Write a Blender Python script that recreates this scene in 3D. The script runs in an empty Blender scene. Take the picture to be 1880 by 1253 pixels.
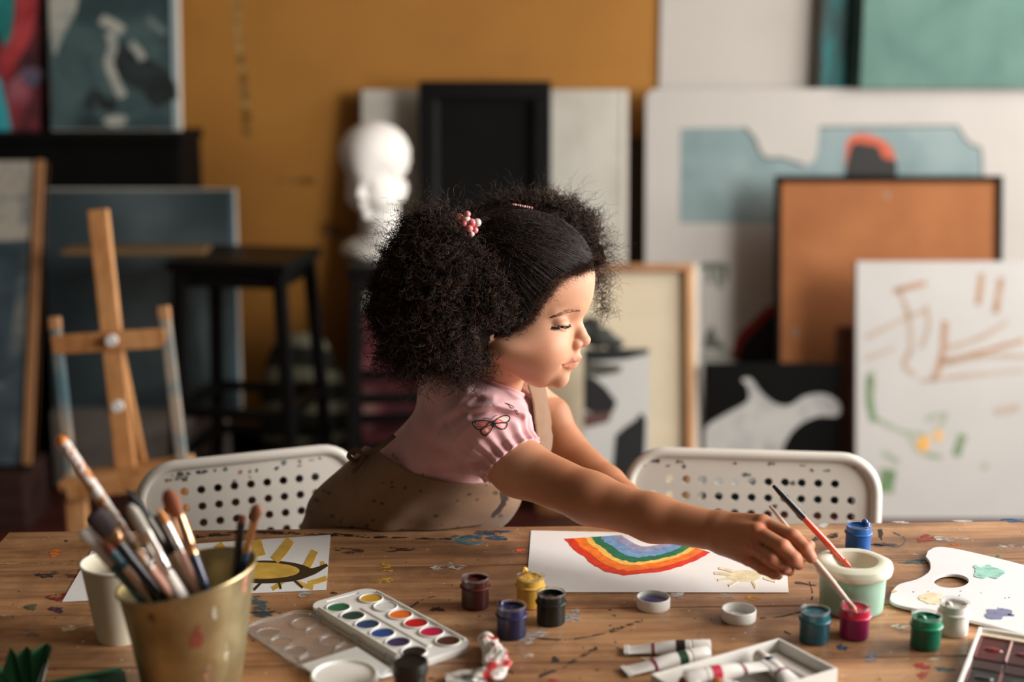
import bpy, bmesh, math, random
import numpy as np
from mathutils import Vector, Matrix, noise as mnoise
from mathutils.geometry import tessellate_polygon

SC = bpy.context.scene
COL = SC.collection
PI = math.pi
random.seed(7)
RNG = np.random.default_rng(11)

# ------------------------------------------------------------------ camera
F = 2611.0                      # focal length in pixels of the 1880x1253 frame
PITCH = math.radians(12.0)
CS, SN = math.cos(PITCH), math.sin(PITCH)
CAM_Z = 1.40
TZ = 0.75                       # table top height
cam_data = bpy.data.cameras.new('camera')
cam = bpy.data.objects.new('camera', cam_data)
COL.objects.link(cam)
cam.location = (0, 0, CAM_Z)
cam.rotation_euler = (PI / 2 - PITCH, 0, 0)
cam_data.sensor_width = 36.0
cam_data.lens = 36.0 * F / 1880.0
cam_data.clip_start = 0.05
cam_data.dof.use_dof = True
cam_data.dof.focus_distance = 1.78
cam_data.dof.aperture_fstop = 2.1
SC.camera = cam

# ------------------------------------------------------------------ world, daylight, exposure
world = bpy.data.worlds.new('daylight')
SC.world = world
world.use_nodes = True
world.node_tree.nodes['Background'].inputs[0].default_value = (0.75, 0.85, 1.0, 1)
world.node_tree.nodes['Background'].inputs[1].default_value = 0.9

def area_light(name, loc, rot, sx, sy, power, color):
    ld = bpy.data.lights.new(name, 'AREA')
    ld.shape = 'RECTANGLE'; ld.size = sx; ld.size_y = sy
    ld.energy = power; ld.color = color
    o = bpy.data.objects.new(name, ld); COL.objects.link(o)
    o.location = loc; o.rotation_euler = rot
    return o
# daylight entering through the tall windows of the right-hand wall (light faces -X)
area_light('window_daylight', (2.66, 1.40, 1.75), (0, math.radians(80), 0), 1.7, 1.8, 104, (1.0, 0.965, 0.925))
area_light('window_daylight.001', (2.66, 3.40, 1.75), (0, math.radians(80), 0), 1.7, 1.4, 38, (1.0, 0.965, 0.925))

SC.view_settings.view_transform = 'Standard'
SC.view_settings.look = 'None'
SC.view_settings.gamma = 1.0
SC.view_settings.use_curve_mapping = False
SC.view_settings.exposure = 0.70

# ------------------------------------------------------------------ pixel to world
def ray(px, py):
    a = (px - 940.0) / F; b = (py - 626.5) / F
    return Vector((a, CS - b * SN, -SN - b * CS))
def PY(px, py, Y):
    r = ray(px, py); return Vector((0, 0, CAM_Z)) + r * (Y / r.y)
def PZ(px, py, z=TZ):
    r = ray(px, py); return Vector((0, 0, CAM_Z)) + r * ((z - CAM_Z) / r.z)

# ------------------------------------------------------------------ scene objects
def lin(c):
    return c / 12.92 if c <= 0.04045 else ((c + 0.055) / 1.055) ** 2.4
def S(r, g, b):
    return (lin(r / 255.0), lin(g / 255.0), lin(b / 255.0), 1.0)

def tag(o, label=None, cat=None, group=None, kind=None):
    if label: o['label'] = label
    if cat: o['category'] = cat
    if group: o['group'] = group
    if kind: o['kind'] = kind
    return o
def thing(name, label, cat, loc=(0, 0, 0), rot=(0, 0, 0), group=None):
    o = bpy.data.objects.new(name, None); COL.objects.link(o)
    o.empty_display_size = 0.02
    o.location = loc; o.rotation_euler = rot
    return tag(o, label, cat, group)
def link(name, me, m=None, parent=None, smooth=False, loc=None, rot=None):
    o = bpy.data.objects.new(name, me); COL.objects.link(o)
    if m is not None and not me.materials: me.materials.append(m)
    if smooth:
        me.polygons.foreach_set('use_smooth', [True] * len(me.polygons))
        if smooth != 'all':
            try: me.set_sharp_from_angle(angle=math.radians(38))
            except Exception: pass
    if parent is not None: o.parent = parent
    if loc is not None: o.location = loc
    if rot is not None: o.rotation_euler = rot
    return o

class MB:
    """collects shapes; build() links them as one mesh object"""
    def __init__(s): s.v = []; s.f = []
    def add(s, v, f):
        n = len(s.v); s.v += [tuple(p) for p in v]; s.f += [tuple(i + n for i in q) for q in f]; return s
    def box(s, x0, x1, y0, y1, z0, z1, M=None):
        v = [Vector(p) for p in ((x0,y0,z0),(x1,y0,z0),(x1,y1,z0),(x0,y1,z0),(x0,y0,z1),(x1,y0,z1),(x1,y1,z1),(x0,y1,z1))]
        if M is not None: v = [M @ p for p in v]
        return s.add(v, [(0,3,2,1),(4,5,6,7),(0,1,5,4),(1,2,6,5),(2,3,7,6),(3,0,4,7)])
    def bbox(s, x0, x1, y0, y1, z0, z1, b=0.004, M=None, seg=2):
        bm = bmesh.new()
        vs = [bm.verts.new(p) for p in ((x0,y0,z0),(x1,y0,z0),(x1,y1,z0),(x0,y1,z0),(x0,y0,z1),(x1,y0,z1),(x1,y1,z1),(x0,y1,z1))]
        for q in ((0,3,2,1),(4,5,6,7),(0,1,5,4),(1,2,6,5),(2,3,7,6),(3,0,4,7)): bm.faces.new([vs[i] for i in q])
        bmesh.ops.bevel(bm, geom=bm.edges[:], offset=b, segments=seg, affect='EDGES', profile=0.5)
        bm.verts.index_update()
        v = [p.co.copy() for p in bm.verts]; f = [[q.index for q in fc.verts] for fc in bm.faces]; bm.free()
        if M is not None: v = [M @ p for p in v]
        return s.add(v, f)
    def bar(s, a, b, w, t, up=(0, 0, 1), b0=0.0):
        """square bar from a to b; w across, t along the up hint"""
        a, b = Vector(a), Vector(b); d = (b - a); L = d.length; d.normalize()
        x = d.cross(Vector(up)).normalized(); y = x.cross(d).normalized()
        M = Matrix((( x.x, y.x, d.x, a.x), (x.y, y.y, d.y, a.y), (x.z, y.z, d.z, a.z), (0, 0, 0, 1)))
        if b0 > 0: return s.bbox(-w/2, w/2, -t/2, t/2, 0, L, b0, M)
        return s.box(-w/2, w/2, -t/2, t/2, 0, L, M)
    def tube(s, pts, rad, n=10, caps=True, closed=False):
        pts = [Vector(p) for p in pts]; N = len(pts)
        if not hasattr(rad, '__len__'): rad = [rad] * N
        base = len(s.v); prev = None
        for i, p in enumerate(pts):
            if closed: t = pts[(i + 1) % N] - pts[i - 1]
            else: t = pts[min(i + 1, N - 1)] - pts[max(i - 1, 0)]
            t.normalize()
            if prev is None:
                u = t.orthogonal().normalized()
            else:
                u = (prev - t * prev.dot(t))
                u = u.normalized() if u.length > 1e-9 else t.orthogonal().normalized()
            prev = u; w = t.cross(u)
            for k in range(n):
                a = 2 * PI * k / n
                s.v.append(tuple(p + (u * math.cos(a) + w * math.sin(a)) * rad[i]))
        R = N if closed else N - 1
        for i in range(R):
            j = (i + 1) % N
            for k in range(n):
                k2 = (k + 1) % n
                s.f.append((base + i*n + k, base + i*n + k2, base + j*n + k2, base + j*n + k))
        if caps and not closed:
            s.f.append(tuple(base + k for k in reversed(range(n))))
            s.f.append(tuple(base + (N-1)*n + k for k in range(n)))
        return s
    def lathe(s, prof, n=32, M=None, fn=None):
        """prof: list of (r, z); r == 0 makes a pole"""
        base = len(s.v); rings = []
        for (r, z) in prof:
            if r <= 1e-9:
                p = Vector((0, 0, z))
                if M is not None: p = M @ p
                rings.append([len(s.v)]); s.v.append(tuple(p))
            else:
                ids = []
                for k in range(n):
                    a = 2*PI*k/n; p = Vector((r*math.cos(a), r*math.sin(a), z))
                    if fn: p = fn(p)
                    if M is not None: p = M @ p
                    ids.append(len(s.v)); s.v.append(tuple(p))
                rings.append(ids)
        for A, B in zip(rings, rings[1:]):
            if len(A) == 1 and len(B) == 1: continue
            for k in range(n):
                k2 = (k + 1) % n
                if len(A) == 1: s.f.append((A[0], B[k2], B[k]))
                elif len(B) == 1: s.f.append((A[k], A[k2], B[0]))
                else: s.f.append((A[k], A[k2], B[k2], B[k]))
        return s
    def prism(s, out, z0, z1, M=None):
        """out: list of (x, y), concave allowed"""
        n = len(out)
        ar = sum(out[i][0]*out[(i+1) % n][1] - out[(i+1) % n][0]*out[i][1] for i in range(n))
        if ar < 0: out = out[::-1]
        tri = tessellate_polygon([[Vector((p[0], p[1], 0)) for p in out]])
        v = [Vector((p[0], p[1], z0)) for p in out] + [Vector((p[0], p[1], z1)) for p in out]
        f = []
        for t in tri:
            a, b, c = t
            cr = (out[b][0]-out[a][0])*(out[c][1]-out[a][1]) - (out[b][1]-out[a][1])*(out[c][0]-out[a][0])
            if cr < 0: a, b, c = a, c, b
            f.append((a+n, b+n, c+n)); f.append((c, b, a))
        for i in range(n):
            j = (i+1) % n; f.append((i, j, j+n, i+n))
        if M is not None: v = [M @ p for p in v]
        return s.add(v, f)
    def mesh(s, name):
        me = bpy.data.meshes.new(name); me.from_pydata(s.v, [], s.f); me.update(); return me
    def build(s, name, m, parent=None, smooth=False, loc=None, rot=None):
        return link(name, s.mesh(name), m, parent, smooth, loc, rot)

def mesh_np(name, V, Fq):
    """fast mesh from numpy verts (N,3) and faces (M,k)"""
    me = bpy.data.meshes.new(name)
    V = np.asarray(V, np.float32); Fq = np.asarray(Fq, np.int32); k = Fq.shape[1]
    me.vertices.add(len(V)); me.vertices.foreach_set('co', V.ravel())
    me.loops.add(Fq.size); me.loops.foreach_set('vertex_index', Fq.ravel())
    me.polygons.add(len(Fq)); me.polygons.foreach_set('loop_start', np.arange(0, Fq.size, k, dtype=np.int32))
    me.update(calc_edges=True); me.validate()
    return me

def plate_with_holes(name, outline, holes, t, bevel=0.0):
    """flat plate in the XZ plane, thickness t in Y, with real holes (2D curve fill)"""
    cu = bpy.data.curves.new(name, 'CURVE'); cu.dimensions = '2D'; cu.fill_mode = 'BOTH'
    cu.extrude = t / 2 - bevel; cu.bevel_depth = bevel; cu.bevel_resolution = 1
    for pts in [outline] + holes:
        sp = cu.splines.new('POLY'); sp.points.add(len(pts) - 1); sp.use_cyclic_u = True
        for i, p in enumerate(pts): sp.points[i].co = (p[0], p[1], 0, 1)
    o = bpy.data.objects.new(name, cu); COL.objects.link(o)
    dg = bpy.context.evaluated_depsgraph_get()
    me = bpy.data.meshes.new_from_object(o.evaluated_get(dg))
    bpy.data.objects.remove(o); bpy.data.curves.remove(cu)
    me.name = name
    me.materials.clear()
    return me

def rrect(x0, x1, y0, y1, r, n=6):
    pts = []
    for cx, cy, a0 in ((x1-r, y1-r, 0), (x0+r, y1-r, 90), (x0+r, y0+r, 180), (x1-r, y0+r, 270)):
        for k in range(n + 1):
            a = math.radians(a0 + 90*k/n); pts.append((cx + r*math.cos(a), cy + r*math.sin(a)))
    return pts
def circle(cx, cy, r, n=14, ry=None):
    ry = ry or r
    return [(cx + r*math.cos(2*PI*k/n), cy + ry*math.sin(2*PI*k/n)) for k in range(n)]
def blob(cx, cy, rx, ry, n=18, jag=0.25, rot=0.0, seed=None):
    rr = random.Random(seed if seed is not None else random.random())
    ph = [rr.uniform(0, 6.28) for _ in range(4)]
    out = []
    for k in range(n):
        a = 2*PI*k/n
        q = 1 + jag*(0.5*math.sin(2*a+ph[0]) + 0.35*math.sin(3*a+ph[1]) + 0.3*math.sin(5*a+ph[2]) + 0.25*math.sin(7*a+ph[3])) + rr.uniform(-.4, .4)*jag*0.4
        x, y = rx*q*math.cos(a), ry*q*math.sin(a)
        out.append((cx + x*math.cos(rot) - y*math.sin(rot), cy + x*math.sin(rot) + y*math.cos(rot)))
    return out
def spline(pts, per=6):
    """Catmull-Rom through 2D or 3D tuples"""
    P = [Vector(p) for p in pts]; out = []
    for i in range(len(P) - 1):
        p0 = P[max(i-1, 0)]; p1 = P[i]; p2 = P[i+1]; p3 = P[min(i+2, len(P)-1)]
        for k in range(per):
            t = k / per
            out.append(0.5*((2*p1) + (p2-p0)*t + (2*p0-5*p1+4*p2-p3)*t*t + (3*p1-p0-3*p2+p3)*t**3))
    out.append(P[-1].copy()); return out
def ribbon(pts, w, jag=0.0):
    """outline of a stroke along 2D points; w a number or per-point list"""
    P = [Vector((p[0], p[1])) for p in pts]; N = len(P); L, R = [], []
    for i, p in enumerate(P):
        t = (P[min(i+1, N-1)] - P[max(i-1, 0)])
        if t.length < 1e-9: t = Vector((1, 0))
        t.normalize(); nrm = Vector((-t.y, t.x))
        ww = (w[i] if hasattr(w, '__len__') else w) * 0.5
        L.append(p + nrm*ww*(1+random.uniform(-jag, jag))); R.append(p - nrm*ww*(1+random.uniform(-jag, jag)))
    return [tuple(q) for q in L + R[::-1]]

# ------------------------------------------------------------------ materials
MATS = {}
def nt(m):
    return m.node_tree.nodes, m.node_tree.links
def mat(name, col, rough=0.6, metal=0.0, var=0.0, scale=20.0, col2=None, bump=0.0, bscale=60.0, coat=0.0, trans=0.0, ior=1.45,
        sss=0.0, sheen=0.0, stretch=(1, 1, 1), alpha=1.0, spec=0.5, detail=5.0, thr=None, emit=None):
    """Principled material: base colour mixed with a second colour by a noise, optional noise bump"""
    m = bpy.data.materials.new(name); m.use_nodes = True
    N, L = nt(m); b = N['Principled BSDF']
    b.inputs['Base Color'].default_value = col
    b.inputs['Roughness'].default_value = rough; b.inputs['Metallic'].default_value = metal
    b.inputs['Coat Weight'].default_value = coat; b.inputs['Coat Roughness'].default_value = 0.12
    b.inputs['Transmission Weight'].default_value = trans; b.inputs['IOR'].default_value = ior
    b.inputs['Specular IOR Level'].default_value = spec
    b.inputs['Alpha'].default_value = alpha
    if sss > 0:
        b.inputs['Subsurface Weight'].default_value = sss
        b.inputs['Subsurface Radius'].default_value = (1.0, 0.35, 0.2); b.inputs['Subsurface Scale'].default_value = 0.006
    if sheen > 0:
        b.inputs['Sheen Weight'].default_value = sheen; b.inputs['Sheen Roughness'].default_value = 0.5
    if var > 0 or col2 is not None or bump > 0:
        tc = N.new('ShaderNodeTexCoord'); mp = N.new('ShaderNodeMapping'); mp.inputs['Scale'].default_value = stretch
        L.new(tc.outputs['Object'], mp.inputs['Vector'])
    if var > 0 or col2 is not None:
        nz = N.new('ShaderNodeTexNoise'); nz.inputs['Scale'].default_value = scale; nz.inputs['Detail'].default_value = detail
        L.new(mp.outputs['Vector'], nz.inputs['Vector'])
        rp = N.new('ShaderNodeValToRGB'); L.new(nz.outputs['Fac'], rp.inputs['Fac'])
        if col2 is None:
            lo = tuple(c*(1-var) for c in col[:3]) + (1,); hi = tuple(min(1, c*(1+var)) for c in col[:3]) + (1,)
            rp.color_ramp.elements[0].color = lo; rp.color_ramp.elements[1].color = hi
            rp.color_ramp.elements[0].position = 0.3; rp.color_ramp.elements[1].position = 0.7
        else:
            rp.color_ramp.elements[0].color = col; rp.color_ramp.elements[1].color = col2
            a, c = thr or (0.42, 0.6)
            rp.color_ramp.elements[0].position = a; rp.color_ramp.elements[1].position = c
        L.new(rp.outputs['Color'], b.inputs['Base Color'])
    if bump > 0:
        nb = N.new('ShaderNodeTexNoise'); nb.inputs['Scale'].default_value = bscale; nb.inputs['Detail'].default_value = 6
        L.new(mp.outputs['Vector'], nb.inputs['Vector'])
        bp = N.new('ShaderNodeBump'); bp.inputs['Strength'].default_value = bump; bp.inputs['Distance'].default_value = 0.004
        L.new(nb.outputs['Fac'], bp.inputs['Height']); L.new(bp.outputs['Normal'], b.inputs['Normal'])
    MATS[name] = m
    return m

def ramp_mat(name, stops, scale=3.0, detail=6.0, distort=1.0, rough=0.65, stretch=(1, 1, 1), loc=(0, 0, 0), bump=0.15):
    """abstract paint: several colours laid along a distorted noise"""
    m = bpy.data.materials.new(name); m.use_nodes = True
    N, L = nt(m); b = N['Principled BSDF']; b.inputs['Roughness'].default_value = rough
    tc = N.new('ShaderNodeTexCoord'); mp = N.new('ShaderNodeMapping')
    mp.inputs['Scale'].default_value = stretch; mp.inputs['Location'].default_value = loc
    L.new(tc.outputs['Object'], mp.inputs['Vector'])
    nz = N.new('ShaderNodeTexNoise'); nz.inputs['Scale'].default_value = scale; nz.inputs['Detail'].default_value = detail
    nz.inputs['Distortion'].default_value = distort
    L.new(mp.outputs['Vector'], nz.inputs['Vector'])
    rp = N.new('ShaderNodeValToRGB'); L.new(nz.outputs['Fac'], rp.inputs['Fac'])
    cr = rp.color_ramp
    while len(cr.elements) < len(stops): cr.elements.new(0.5)
    for e, (p, c) in zip(cr.elements, stops): e.position = p; e.color = c
    L.new(rp.outputs['Color'], b.inputs['Base Color'])
    if bump:
        bp = N.new('ShaderNodeBump'); bp.inputs['Strength'].default_value = bump; bp.inputs['Distance'].default_value = 0.004
        L.new(nz.outputs['Fac'], bp.inputs['Height']); L.new(bp.outputs['Normal'], b.inputs['Normal'])
    return m

def wood_mat(name, c1, c2, c3, scale=1.0, axis='X', rough=0.5, seed=0.0, speck=False, coat=0.0):
    """long grain: stretched noise + fine fibre lines; c1 dark, c2 mid, c3 light"""
    m = bpy.data.materials.new(name); m.use_nodes = True
    N, L = nt(m); b = N['Principled BSDF']; b.inputs['Coat Weight'].default_value = coat
    tc = N.new('ShaderNodeTexCoord'); mp = N.new('ShaderNodeMapping')
    st = {'X': (1.2, 14, 14), 'Y': (14, 1.2, 14), 'Z': (14, 14, 1.2)}[axis]
    mp.inputs['Scale'].default_value = tuple(q*scale for q in st); mp.inputs['Location'].default_value = (seed, seed*1.7, seed*0.3)
    oi = N.new('ShaderNodeObjectInfo'); ad = N.new('ShaderNodeVectorMath'); ad.operation = 'ADD'
    ml = N.new('ShaderNodeVectorMath'); ml.operation = 'SCALE'; ml.inputs['Scale'].default_value = 9.0
    cb = N.new('ShaderNodeCombineXYZ')
    for k in range(3): L.new(oi.outputs['Random'], cb.inputs[k])
    L.new(cb.outputs[0], ml.inputs[0]); L.new(tc.outputs['Object'], ad.inputs[0]); L.new(ml.outputs[0], ad.inputs[1])
    L.new(ad.outputs[0], mp.inputs['Vector'])
    n1 = N.new('ShaderNodeTexNoise'); n1.inputs['Scale'].default_value = 1.0; n1.inputs['Detail'].default_value = 8; n1.inputs['Distortion'].default_value = 0.9
    n1.inputs['Roughness'].default_value = 0.62
    L.new(mp.outputs['Vector'], n1.inputs['Vector'])
    rp = N.new('ShaderNodeValToRGB'); cr = rp.color_ramp; cr.elements.new(0.5)
    for e, (p, c) in zip(cr.elements, ((0.33, c1), (0.5, c2), (0.68, c3))): e.position = p; e.color = c
    L.new(n1.outputs['Fac'], rp.inputs['Fac'])
    n2 = N.new('ShaderNodeTexNoise'); n2.inputs['Scale'].default_value = 9.0; n2.inputs['Detail'].default_value = 5
    L.new(mp.outputs['Vector'], n2.inputs['Vector'])
    mx = N.new('ShaderNodeMix'); mx.data_type = 'RGBA'; mx.blend_type = 'MULTIPLY'; mx.inputs[0].default_value = 0.55
    r2 = N.new('ShaderNodeValToRGB'); r2.color_ramp.elements[0].position = 0.3; r2.color_ramp.elements[0].color = (0.45, 0.42, 0.40, 1)
    r2.color_ramp.elements[1].position = 0.62; r2.color_ramp.elements[1].color = (1, 1, 1, 1)
    L.new(n2.outputs['Fac'], r2.inputs['Fac']); L.new(rp.outputs['Color'], mx.inputs[6]); L.new(r2.outputs['Color'], mx.inputs[7])
    out = mx.outputs[2]
    if speck:   # grime patches and tiny paint specks worn into the boards
        n3 = N.new('ShaderNodeTexNoise'); n3.inputs['Scale'].default_value = 5.5; n3.inputs['Detail'].default_value = 7; n3.inputs['Roughness'].default_value = 0.7
        L.new(ad.outputs[0], n3.inputs['Vector'])
        r3 = N.new('ShaderNodeValToRGB'); r3.color_ramp.elements[0].position = 0.36; r3.color_ramp.elements[0].color = (0.30, 0.27, 0.26, 1)
        r3.color_ramp.elements[1].position = 0.56; r3.color_ramp.elements[1].color = (1, 1, 1, 1)
        L.new(n3.outputs['Fac'], r3.inputs['Fac'])
        m2 = N.new('ShaderNodeMix'); m2.data_type = 'RGBA'; m2.blend_type = 'MULTIPLY'; m2.inputs[0].default_value = 0.75
        L.new(out, m2.inputs[6]); L.new(r3.outputs['Color'], m2.inputs[7]); out = m2.outputs[2]
        for sc_, lo_, colr in ((75.0, 0.10, S(196, 186, 172)), (52.0, 0.085, S(30, 28, 30)), (33.0, 0.05, S(50, 96, 104))):
            vo = N.new('ShaderNodeTexVoronoi'); vo.inputs['Scale'].default_value = sc_
            L.new(ad.outputs[0], vo.inputs['Vector'])
            gt = N.new('ShaderNodeMath'); gt.operation = 'LESS_THAN'; gt.inputs[1].default_value = lo_
            L.new(vo.outputs['Distance'], gt.inputs[0])
            sp = N.new('ShaderNodeSeparateColor'); L.new(vo.outputs['Color'], sp.inputs[0])
            g2 = N.new('ShaderNodeMath'); g2.operation = 'LESS_THAN'; g2.inputs[1].default_value = 0.30
            L.new(sp.outputs[0], g2.inputs[0])
            mu = N.new('ShaderNodeMath'); mu.operation = 'MULTIPLY'; L.new(gt.outputs[0], mu.inputs[0]); L.new(g2.outputs[0], mu.inputs[1])
            m3 = N.new('ShaderNodeMix'); m3.data_type = 'RGBA'; L.new(mu.outputs[0], m3.inputs[0]); L.new(out, m3.inputs[6])
            m3.inputs[7].default_value = colr; out = m3.outputs[2]
    L.new(out, b.inputs['Base Color'])
    rr = N.new('ShaderNodeMapRange'); rr.inputs['To Min'].default_value = rough - 0.12; rr.inputs['To Max'].default_value = rough + 0.15
    L.new(n1.outputs['Fac'], rr.inputs['Value']); L.new(rr.outputs['Result'], b.inputs['Roughness'])
    bp = N.new('ShaderNodeBump'); bp.inputs['Strength'].default_value = 0.25; bp.inputs['Distance'].default_value = 0.002
    L.new(n2.outputs['Fac'], bp.inputs['Height']); L.new(bp.outputs['Normal'], b.inputs['Normal'])
    return m

M_white_paint = mat('white_wall_paint', S(194, 187, 178), 0.8, var=0.05, scale=3, bump=0.08)
M_ochre = mat('ochre_wall_paint', S(172, 118, 46), 0.75, col2=S(154, 102, 38), scale=2.2, thr=(0.35, 0.7), bump=0.1, bscale=20)
M_floor = wood_mat('red_brown_floor', S(52, 20, 14), S(78, 30, 20), S(104, 46, 30), 0.7, 'X', 0.5)
M_black = mat('black_lacquer', S(9, 9, 8), 0.45, var=0.3, scale=8, spec=.25)
M_black_soft = mat('black_matte', S(7, 7, 6), 0.8, var=0.3, scale=8, spec=.15)
M_blackboard = mat('black_painted_panel', S(9, 9, 7), 0.7, var=0.25, scale=6, spec=.15)
M_canvas = mat('primed_canvas', S(214, 206, 192), 0.85, var=0.04, scale=12, bump=0.12, bscale=300)
M_canvas_raw = mat('raw_canvas', S(214, 200, 172), 0.9, var=0.05, scale=10, bump=0.15, bscale=300)
M_pine = wood_mat('pine_wood', S(176, 118, 72), S(206, 150, 98), S(224, 174, 122), 0.8, 'Z', 0.55)
M_easel = wood_mat('easel_beech', S(180, 118, 66), S(206, 146, 90), S(220, 166, 112), 0.8, 'Z', 0.5)
M_frame_wood = wood_mat('stretcher_wood', S(150, 100, 62), S(180, 128, 84), S(200, 150, 104), 0.8, 'Z', 0.6)
M_chair = mat('white_enamel', S(226, 220, 208), 0.45, var=0.06, scale=6, coat=0.2)
M_plastic_white = mat('white_plastic', S(232, 230, 224), 0.38, coat=0.1)
M_paper = mat('drawing_paper', S(228, 226, 222), 0.85, var=0.02, scale=30)
M_plaster = mat('white_plaster', S(236, 232, 224), 0.85, var=0.04, scale=8, bump=0.1, bscale=40)
M_steel = mat('nickel_ferrule', S(200, 196, 190), 0.28, metal=1.0)
M_copper = mat('copper_ferrule', S(216, 168, 128), 0.26, metal=1.0)
_stain = {}
def stain(r, g, b, cover=.5, scale=130.0):
    """old dried paint: the colour breaks up along a noise, so the wood shows through"""
    k = (r, g, b, cover)
    if k not in _stain:
        m = mat('dried_paint_%d_%d_%d' % (r, g, b), S(r, g, b), .6, var=.2, scale=90)
        N, L = nt(m); tc = N.new('ShaderNodeTexCoord'); nz = N.new('ShaderNodeTexNoise'); nz.inputs['Scale'].default_value = scale; nz.inputs['Detail'].default_value = 6; nz.inputs['Roughness'].default_value = .65
        mp = N.new('ShaderNodeMapping'); mp.inputs['Scale'].default_value = (.55, 1, 1); L.new(tc.outputs['Object'], mp.inputs['Vector']); L.new(mp.outputs['Vector'], nz.inputs['Vector'])
        mr = N.new('ShaderNodeMapRange'); mr.inputs['From Min'].default_value = .62-cover*.35; mr.inputs['From Max'].default_value = .74-cover*.35
        L.new(nz.outputs['Fac'], mr.inputs['Value']); L.new(mr.outputs['Result'], N['Principled BSDF'].inputs['Alpha'])
        _stain[k] = m
    return _stain[k]
_sol = {}
def paint(r, g, b, rough=0.45, coat=0.0, var=0.14, scale=60.0):
    k = (r, g, b, rough, coat, var, scale)
    if k not in _sol:
        _sol[k] = mat('paint_%d_%d_%d' % (r, g, b), S(r, g, b), rough, var=var, scale=scale, coat=coat, bump=0.12, bscale=120)
    return _sol[k]

# ================================================================== ROOM
WY = 4.75                        # face of the back wall
XL, XR, YF, CEIL = -2.6, 2.75, -1.6, 3.0
def struct(name, mb, m, parent=None):
    o = mb.build(name, m, parent)
    if parent is None: tag(o, kind='structure')
    return o
struct('floor', MB().box(XL-.2, XR+.2, YF-.2, WY+.2, -0.06, 0), M_floor)
struct('ceiling', MB().box(XL-.2, XR+.2, YF-.2, WY+.2, CEIL, CEIL+.06), mat('dim_ceiling_paint', S(134, 126, 116), .9, var=.05, scale=2))
XS = PY(1211, 80, WY).x           # where the ochre paint stops
WB = struct('wall_back', MB().box(XL-.2, XS, WY, WY+.15, 0, CEIL), M_ochre)
for nm, out, c, cv in (('scuff_mark', [(424, -30), (438, -30), (446, 90), (458, 180), (462, 250), (446, 250), (440, 150), (432, 80)], (168, 132, 74), .5),
                       ('scuff_mark', blob(548, 332, 30, 7, 20, .4, seed=21), (138, 100, 44), .5), ('scuff_mark', blob(610, 425, 26, 14, 20, .4, seed=22), (170, 130, 100), .4)):
    pp_ = [PY(a, b, WY) for a, b in out]
    MB().prism([(v.x, v.z) for v in pp_], 0, .0006, Matrix(((1, 0, 0, 0), (0, 0, -1, WY), (0, 1, 0, 0), (0, 0, 0, 1)))).build(nm, stain(*c, cv, 25.0), WB)
struct('wall_back_white', MB().box(XS, XR+.2, WY-.012, WY+.15, 0, CEIL), M_white_paint)
M_grey_wall = mat('grey_wall_paint', S(96, 88, 80), 0.85, var=0.06, scale=3)
struct('wall_left', MB().box(XL-.15, XL, YF, WY, 0, CEIL), M_grey_wall)
struct('wall_front', MB().box(XL, XR, YF-.15, YF, 0, CEIL), M_grey_wall)
wr = MB().box(XR, XR+.15, YF, WY, 0, 0.85).box(XR, XR+.15, YF, WY, 2.65, CEIL)
for a, b in ((YF, 0.3), (2.3, 2.75), (4.15, WY)): wr.box(XR, XR+.15, a, b, 0.85, 2.65)
struct('wall_right', wr, M_white_paint)
M_glass = mat('window_glass', (1, 1, 1, 1), 0.0, trans=1.0, ior=1.1)
for n, (a, b) in enumerate(((0.3, 2.3), (2.75, 4.15))):
    fr = MB()
    for y in (a+.03, (a+b)/2, b-.03): fr.box(XR+.05, XR+.10, y-.03, y+.03, 0.85, 2.65)
    for z in (0.88, 1.75, 2.62): fr.box(XR+.05, XR+.10, a, b, z-.03, z+.03)
    w = fr.build('window_%d' % (n+1), M_plastic_white); tag(w, kind='structure')
    MB().box(XR+.07, XR+.076, a, b, 0.85, 2.65).build('pane', M_glass, w)
struct('baseboard_back', MB().box(XL, XR, WY-.03, WY-.012, 0, 0.09), M_black_soft)

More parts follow.
